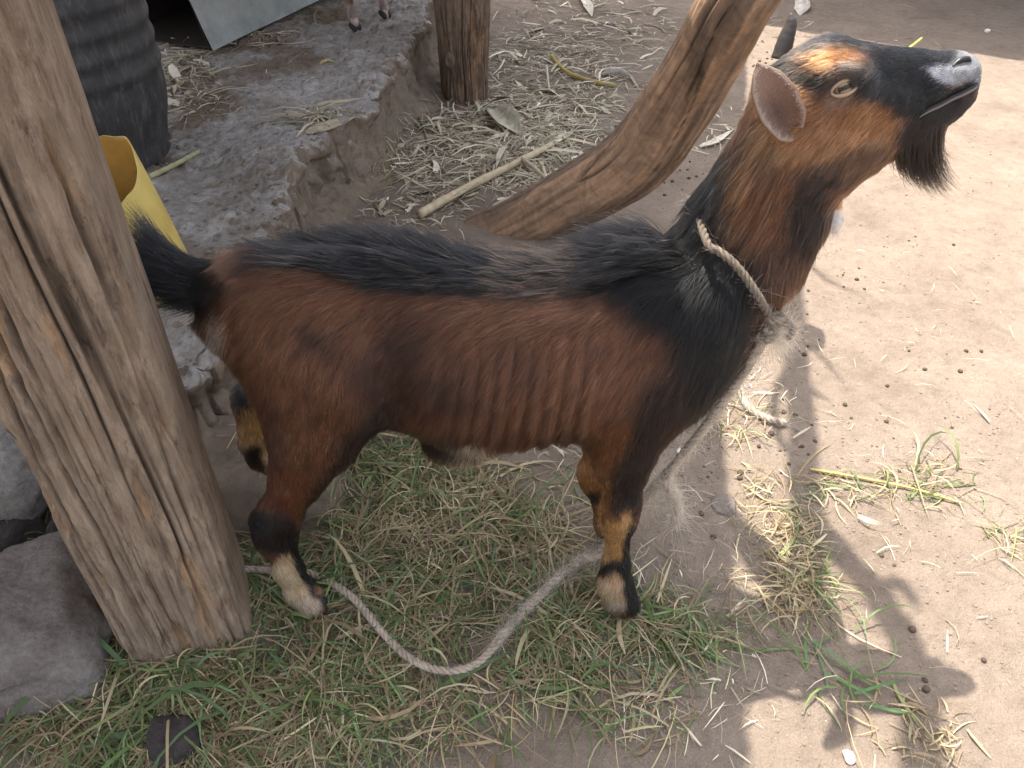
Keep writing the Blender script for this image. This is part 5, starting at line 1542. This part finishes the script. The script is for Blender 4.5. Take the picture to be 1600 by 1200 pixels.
# droppings, clods and grit
ico = None
def balls(name, X, Y, size, mat, label, jit=.35, flat=.75):
    import bmesh
    bm = bmesh.new(); bmesh.ops.create_icosphere(bm, subdivisions=2, radius=1)
    b = np.array([v.co for v in bm.verts]); f = np.array([[v.index for v in q.verts] for q in bm.faces]); bm.free()
    P = ground_at(X, Y); n = len(P)
    sz = size * np.exp(np.clip(jit * rng.normal(size=n), -.6, .5))
    lump = 1 + .22 * noise3(b[:, 0] * 2 + 3, b[:, 1] * 2, b[:, 2] * 2)[None] * rng.normal(1, .5, (n, 1))
    a = rng.random(n) * 2 * np.pi
    B = b[None] * lump[..., None] * np.stack([rng.uniform(.8, 1.35, n), np.ones(n), np.full(n, flat)], 1)[:, None]
    B = np.stack([B[..., 0] * np.cos(a)[:, None] - B[..., 1] * np.sin(a)[:, None], B[..., 0] * np.sin(a)[:, None] + B[..., 1] * np.cos(a)[:, None], B[..., 2]], -1)
    V = P[:, None] + B * sz[:, None, None] + np.array([0, 0, 1]) * (sz * flat * .45)[:, None, None]
    F = f[None] + (np.arange(n) * len(b))[:, None, None]
    return tag(mesh_np(name, V.reshape(-1, 3), F.reshape(-1, 3), mat, None, True), label, None, None, 'stuff')
def multi(lst):
    q = [in_ellipse(*z) for z in lst]; return np.concatenate([a for a, _ in q]), np.concatenate([b for _, b in q])
M_DUNG = mat_plain('dry_droppings', (.085, .06, .045), .8, .2, .5, 200, .2)
X, Y = multi([(1245, 480, 40, 40, 12), (1260, 540, 30, 20, 8), (1230, 690, 60, 60, 16), (1380, 640, 120, 100, 7), (1450, 450, 120, 120, 5), (1200, 90, 30, 40, 22), (1060, 280, 70, 40, 30), (1120, 760, 60, 80, 12), (960, 170, 110, 90, 30), (1480, 900, 110, 200, 6), (1520, 620, 60, 60, 5), (1335, 430, 40, 25, 7)])
balls('droppings', X, Y, .0042, M_DUNG, 'small dark goat droppings on the dirt')
X, Y = multi([(1350, 800, 260, 380, 900), (1000, 900, 260, 250, 700), (900, 180, 300, 160, 700), (1400, 300, 240, 200, 350), (700, 1000, 200, 200, 250), (1450, 60, 160, 60, 160), (400, 760, 60, 80, 90)])
balls('grit', X, Y, .0018, mat_plain('earth_clods', (.22, .175, .138), .95, .1, .5, 300, .2), 'grit and crumbs of earth on the yard floor', .45, .8)
X, Y = multi([(400, 150, 90, 80, 130), (360, 350, 70, 110, 130), (560, 120, 60, 60, 60), (300, 230, 60, 60, 60), (430, 270, 40, 60, 60), (330, 520, 40, 40, 40)])
balls('rubble_crumbs', X, Y, .0042, M_CRUMB, 'crumbs of concrete and earth on the ledge', .5, .7)

# single pieces of maize straw
def cane(name, label, pts, r, col, group, wob=.0, sheath=False):
    P = spline([onsurf(a, b, r * .8 + z) for a, b, z in pts], 44)
    L = np.linspace(0, 1, 44)
    rad = r * (1 - .25 * L) * (1 + .22 * np.exp(-((L * 3.3 % 1 - .5) / .05)**2) + .05 * noise3(L * 9, r * 999, 0.0))
    v, f = tube_np(P, rad, 12, True, .8)
    c = np.array(col) * (1 + .25 * noise3(v[:, 0] * 60, v[:, 1] * 60, v[:, 2] * 10))[:, None] * (1 - .35 * np.repeat(np.exp(-((L * 3.3 % 1 - .5) / .04)**2), 12))[:, None].repeat(1, 1) if len(v) == 44 * 12 else None
    c = np.array(col) * (1 + .25 * noise3(v[:, 0] * 60, v[:, 1] * 60, v[:, 2] * 10))[:, None]
    o = mesh_np(name, v, fixfaces(f), M_STRAW, None, True, np.clip(c, .02, .8))
    return tag(o, label, 'stalk', group)
G1 = 'maize stalks on the ground'
ck = cane('maize_stalk', 'thick split pale maize stalk lying behind the back of the goat', [(655, 335, .01), (730, 293, .012), (800, 258, .012), (862, 226, .01)], .0165, (.50, .41, .27), G1)
def leafy(name, parent, label, cat, pts, w, col, seed, bend=.3, group=None):
    r_ = np.random.default_rng(seed)
    P = spline([onsurf(a, b, z) for a, b, z in pts], 18); T, N, B = frames(P)
    sd = nrm(np.cross(T, [0, 0, 1.0]) + r_.normal(0, .15, 3))
    up_ = nrm(np.cross(sd, T))
    m = 7; a = np.linspace(-1, 1, m)
    ww = w * np.interp(np.linspace(0, 1, 18), [0, .2, .6, 1], [.45, .9, 1, .12])
    V = P[:, None] + sd[:, None] * (a[None, :, None] * ww[:, None, None]) + up_[:, None] * ((a**2)[None, :, None] * bend * ww[:, None, None] + .0015 * np.sin(a * 14)[None, :, None])
    V = V + .12 * w * r_.normal() * np.sin(np.linspace(0, 3, 18))[:, None, None] * up_[:, None]
    V2 = V - up_[:, None] * .0012
    i = np.arange(17)[:, None] * m; j = np.arange(m - 1)[None]
    F = np.stack([i + j, i + j + 1, i + m + j + 1, i + m + j], -1).reshape(-1, 4)
    F2 = F[:, ::-1] + 18 * m
    rim = [k for k in range(m)] + [k * m + m - 1 for k in range(1, 18)] + [17 * m + k for k in range(m - 2, -1, -1)] + [k * m for k in range(16, 0, -1)]
    FR = np.array([[rim[k], 18 * m + rim[k], 18 * m + rim[(k + 1) % len(rim)], rim[(k + 1) % len(rim)]] for k in range(len(rim))])
    c = np.array(col) * (1 + .2 * np.sin(np.tile(a, 18) * 22) + .15 * r_.normal(size=18 * m))[:, None]
    o = mesh_np(name, np.concatenate([V.reshape(-1, 3), V2.reshape(-1, 3)]), np.concatenate([F, F2, FR]), M_STRAW, parent, True, np.clip(np.concatenate([c, c * .9]), .02, .85))
    if parent is None: tag(o, label, cat, group)
    return o
leafy('sheath', ck, None, None, [(668, 330, .012), (720, 300, .03), (765, 268, .03)], .016, (.44, .37, .25), 1)
leafy('frayed_end', ck, None, None, [(850, 232, .012), (880, 212, .02), (897, 204, .01)], .02, (.62, .56, .42), 2)
cane('maize_stalk', 'yellowish brown stalk with a dark end lying under the trunk', [(862, 88, .01), (885, 112, .005), (925, 127, .004), (962, 134, .004)], .011, (.40, .30, .10), G1)
cane('maize_stalk', 'short pale stick standing at an angle over the split stalk', [(815, 248, .02), (838, 265, .03), (853, 280, .012)], .009, (.44, .37, .27), G1)
cane('maize_stalk', 'broken pale stub lying beneath the angled stick', [(848, 262, .012), (853, 280, .01), (856, 298, .004)], .010, (.48, .41, .3), G1)
cane('maize_stalk', 'straight pale stem lying beside the curved trunk', [(866, 267, .006), (895, 264, .006), (918, 262, .006)], .008, (.52, .44, .3), G1)
cane('maize_stalk', 'thin whitish stem pointing at the foot of the dark post', [(854, 104, .004), (856, 122, .004), (858, 140, .004)], .007, (.52, .46, .36), G1)
cane('maize_stalk', 'long thin yellow stem lying on the sunlit dirt', [(1266, 733, .004), (1340, 746, .004), (1420, 762, .004), (1505, 787, .004)], .0036, (.46, .37, .13), G1)
cane('maize_stalk', 'pale green stem lying on the ledge next to the yellow jug', [(234, 276, .004), (272, 258, .004), (311, 237, .004)], .009, (.42, .40, .22), G1)
cane('maize_stalk', 'short green stem end sticking up beyond the muzzle', [(1405, 86, .0), (1422, 74, .03), (1440, 60, .05)], .008, (.42, .45, .12), G1)
cane('maize_stalk', 'brown twig lying below the broken wall of the ledge', [(655, 185, .004), (662, 205, .004), (668, 230, .004)], .005, (.12, .09, .06), G1)
G2 = 'dry maize husks on the ground'
leafy('maize_husk', None, 'pale pointed husk lying beside the neck of the goat', 'husk', [(1094, 230, .003), (1118, 222, .008), (1146, 202, .004)], .019, (.62, .56, .46), 3, .5, G2)
leafy('maize_husk', None, 'whitish crumpled husk under the curved trunk', 'husk', [(940, 118, .003), (965, 114, .02), (988, 120, .006)], .025, (.58, .55, .50), 4, .8, G2)
leafy('maize_husk', None, 'large whitish husk at the foot of the curved trunk', 'husk', [(770, 325, .003), (820, 312, .02), (858, 285, .01)], .035, (.56, .53, .47), 5, .4, G2)
leafy('maize_husk', None, 'narrow husk folded over the edge of the ledge', 'husk', [(478, 208, .003), (520, 200, .012), (558, 183, .006)], .022, (.42, .35, .25), 6, .5, G2)
leafy('maize_husk', None, 'upright pale husk half cut by the upper edge of the picture', 'husk', [(905, -12, .01), (918, 8, .02), (925, 26, .004)], .028, (.56, .50, .40), 7, .4, G2)
leafy('maize_husk', None, 'wide pale husk lying at the top beyond the horn', 'husk', [(1252, -8, .004), (1254, 10, .01), (1250, 24, .003)], .045, (.46, .42, .36), 8, .15, G2)
leafy('maize_husk', None, 'grey green husk fallen at the foot of the dark post', 'husk', [(772, 170, .01), (790, 190, .03), (818, 214, .003)], .05, (.40, .37, .27), 9, .6, G2)
leafy('maize_husk', None, 'brownish husk strip lying across the chaff by the dark post', 'husk', [(735, 220, .004), (765, 226, .008), (802, 232, .003)], .016, (.46, .40, .30), 10, .5, G2)
leafy('maize_husk', None, 'flat straw coloured husk lying in the chaff beside the dark post', 'husk', [(820, 138, .004), (850, 141, .008), (878, 147, .003)], .016, (.5, .43, .31), 11, .5, G2)
leafy('maize_husk', None, 'white scrap of husk on the shaded dirt behind the foreleg', 'husk', [(1063, 712, .002), (1061, 706, .004), (1062, 699, .002)], .006, (.7, .66, .6), 13, .4, G2)
leafy('maize_husk', None, 'tiny bright yellow kernel scrap on the ledge', 'husk', [(500, 100, .002), (511, 96, .008), (522, 97, .004)], .010, (.66, .5, .24), 12, .9, G2)
# long green blades that lie on the bare dirt
VV, FF, n0 = [], [], 0
for k_, (a, b, hd, L) in enumerate(((1252, 992, -.9, .16), (1285, 1050, -.7, .10), (1258, 1000, -1.9, .07), (1270, 1010, .4, .07), (1330, 1085, .15, .12), (1350, 1100, -.4, .09), (1090, 965, -1.5, .09), (1130, 1010, -.2, .1))):
    v, f = ribbons(onsurf(a, b, .006)[None], np.array([hd]), np.array([.25]), np.array([L]), np.array([.0052]), 8, np.array([.25]), 1.0)
    tag(mesh_np('grass_blade', v, f, M_GRASS, None, True, np.tile([[.10, .21, .07]], (len(v), 1))), ['longest fresh green blade, slanting across the shaded dirt below the dry tuft', 'green blade lying across the lower half of the longest blade',
        'short green blade standing off the upper end of the longest blade', 'short green blade crossing the upper end of the longest blade', 'green blade reaching from the shade towards the lower dry tuft',
        'short green blade nearest the bottom, beside the lower dry tuft', 'upright green blade beyond the front hoof', 'flat green blade between the front hoof and the longest blade'][k_], 'grass blade', 'green blades on the bare dirt')

# ------------------------------------------------------------------ the second goat on the ledge: only its forefeet are in the picture
def second_goat():
    a = atZ(553, 40, .232); b = atZ(600, 28, .232)
    a[2] = float(surf_h(a[0], a[1])); b[2] = float(surf_h(b[0], b[1]))
    mid = (a + b) / 2; ac = nrm((b - a) * [1, 1, 0]); fw = np.array([ac[1], -ac[0], 0])      # facing the yard
    fw = fw if fw[1] < 0 else -fw
    z0 = mid[2]
    f = Field((mid[0] - .9, mid[1] - .5, z0 - .02), (mid[0] + .5, mid[1] + 1.1, z0 + .95), .011)
    U = np.array([0, 0, 1.0])
    at = lambda fo, s_, h: mid + fw * fo + ac * s_ + U * h
    f.cone(at(-.10, 0, .50), .115, at(-.55, 0, .50), .13, 1, .05); f.cone(at(-.55, 0, .50), .13, at(-.70, 0, .52), .09, 1, .05)
    f.cone(at(-.05, 0, .53), .075, at(.12, 0, .74), .055, 1, .05); f.cone(at(.12, 0, .76), .055, at(.27, 0, .72), .032, 1, .03)
    for s_, h in ((-1, a), (1, b)):
        w = s_ * np.linalg.norm(b - a) / 2
        f.cone(at(-.06, w * .8, .46), .06, at(-.02, w, .24), .030, 1, .03); f.cone(at(-.02, w, .24), .024, at(-.005, w, .07), .015, 1, .02); f.cone(at(-.005, w, .07), .016, at(.014, w, .025), .019, 1, .015)
        f.cone(at(-.62, w, .46), .075, at(-.60, w, .30), .045, 1, .03); f.cone(at(-.60, w, .30), .034, at(-.70, w, .20), .021, 1, .02); f.cone(at(-.70, w, .20), .020, at(-.66, w, .03), .018, 1, .02)
    V, Q = f.mesh(); V = smooth_np(V, Q, 2)
    e = empty('goat', 'pale second goat of which only two forefeet with black hooves show on the ledge', 'goat')
    h = V[:, 2] - z0
    c = np.where((h < .10)[:, None], [[.55, .42, .36]], [[.30, .16, .11]]) * (1 + .3 * fbm(V[:, 0] * 30, V[:, 1] * 30, V[:, 2] * 30, 3))[:, None]
    stripe = ((V - mid) @ fw > .002) & (h > .05) & (h < .25) & (V[:, 1] < mid[1] + .2)
    c[stripe] = c[stripe] * .45
    mesh_np('body', V, Q, M_SKIN, e, True, np.clip(c, .02, .9))
    for p in (a, b):
        for s_ in (-1, 1):
            pts = spline([p + ac * s_ * .013 - fw * .006 + U * .030, p + ac * s_ * .013 + fw * .014 + U * .022, p + ac * s_ * .011 + fw * .030 + U * .008], 10)
            v, ff = tube_np(pts, np.interp(np.linspace(0, 1, 10), [0, .4, .8, 1], [.012, .0145, .012, .005]), 12)
            mesh_np('hoof', v, fixfaces(ff), M_HOOF, e)
    for s_ in (-1, 1):
        pts = spline([at(.09, s_ * .045, .80), at(.06, s_ * .09, .80), at(.05, s_ * .13, .77)], 10)
        v, ff = tube_np(pts, np.interp(np.linspace(0, 1, 10), [0, .4, 1], [.012, .024, .004]), 10, True, .4)
        mesh_np('ear', v, fixfaces(ff), M_SKIN, e, True, np.tile([[.5, .36, .3]], (len(v), 1)))
    # short hair on the shanks
    A = V[Q]; cen_ = A.mean(1); hh = cen_[:, 2] - z0; N = vnormals(V, Q)
    ok = np.where((hh < .3) & (hh > .03))[0]
    k = rng.choice(ok, 9000); w4 = rng.dirichlet(np.ones(4), 9000)
    P = (A[k] * w4[..., None]).sum(1); Nn = nrm(N[Q[k]].mean(1))
    s = np.linspace(0, 1, 4)[None, :, None]; d = nrm(np.array([0, 0, -1.0]) + Nn * .35 + rng.normal(0, .1, (9000, 3)))
    hc = c[Q[k][:, 0]] * np.exp(.25 * rng.normal(size=9000))[:, None]
    ho = hair_obj('short_coat', P[:, None] + s * d[:, None] * .010, np.clip(hc, .02, .9), .0005); ho.parent = e
second_goat()
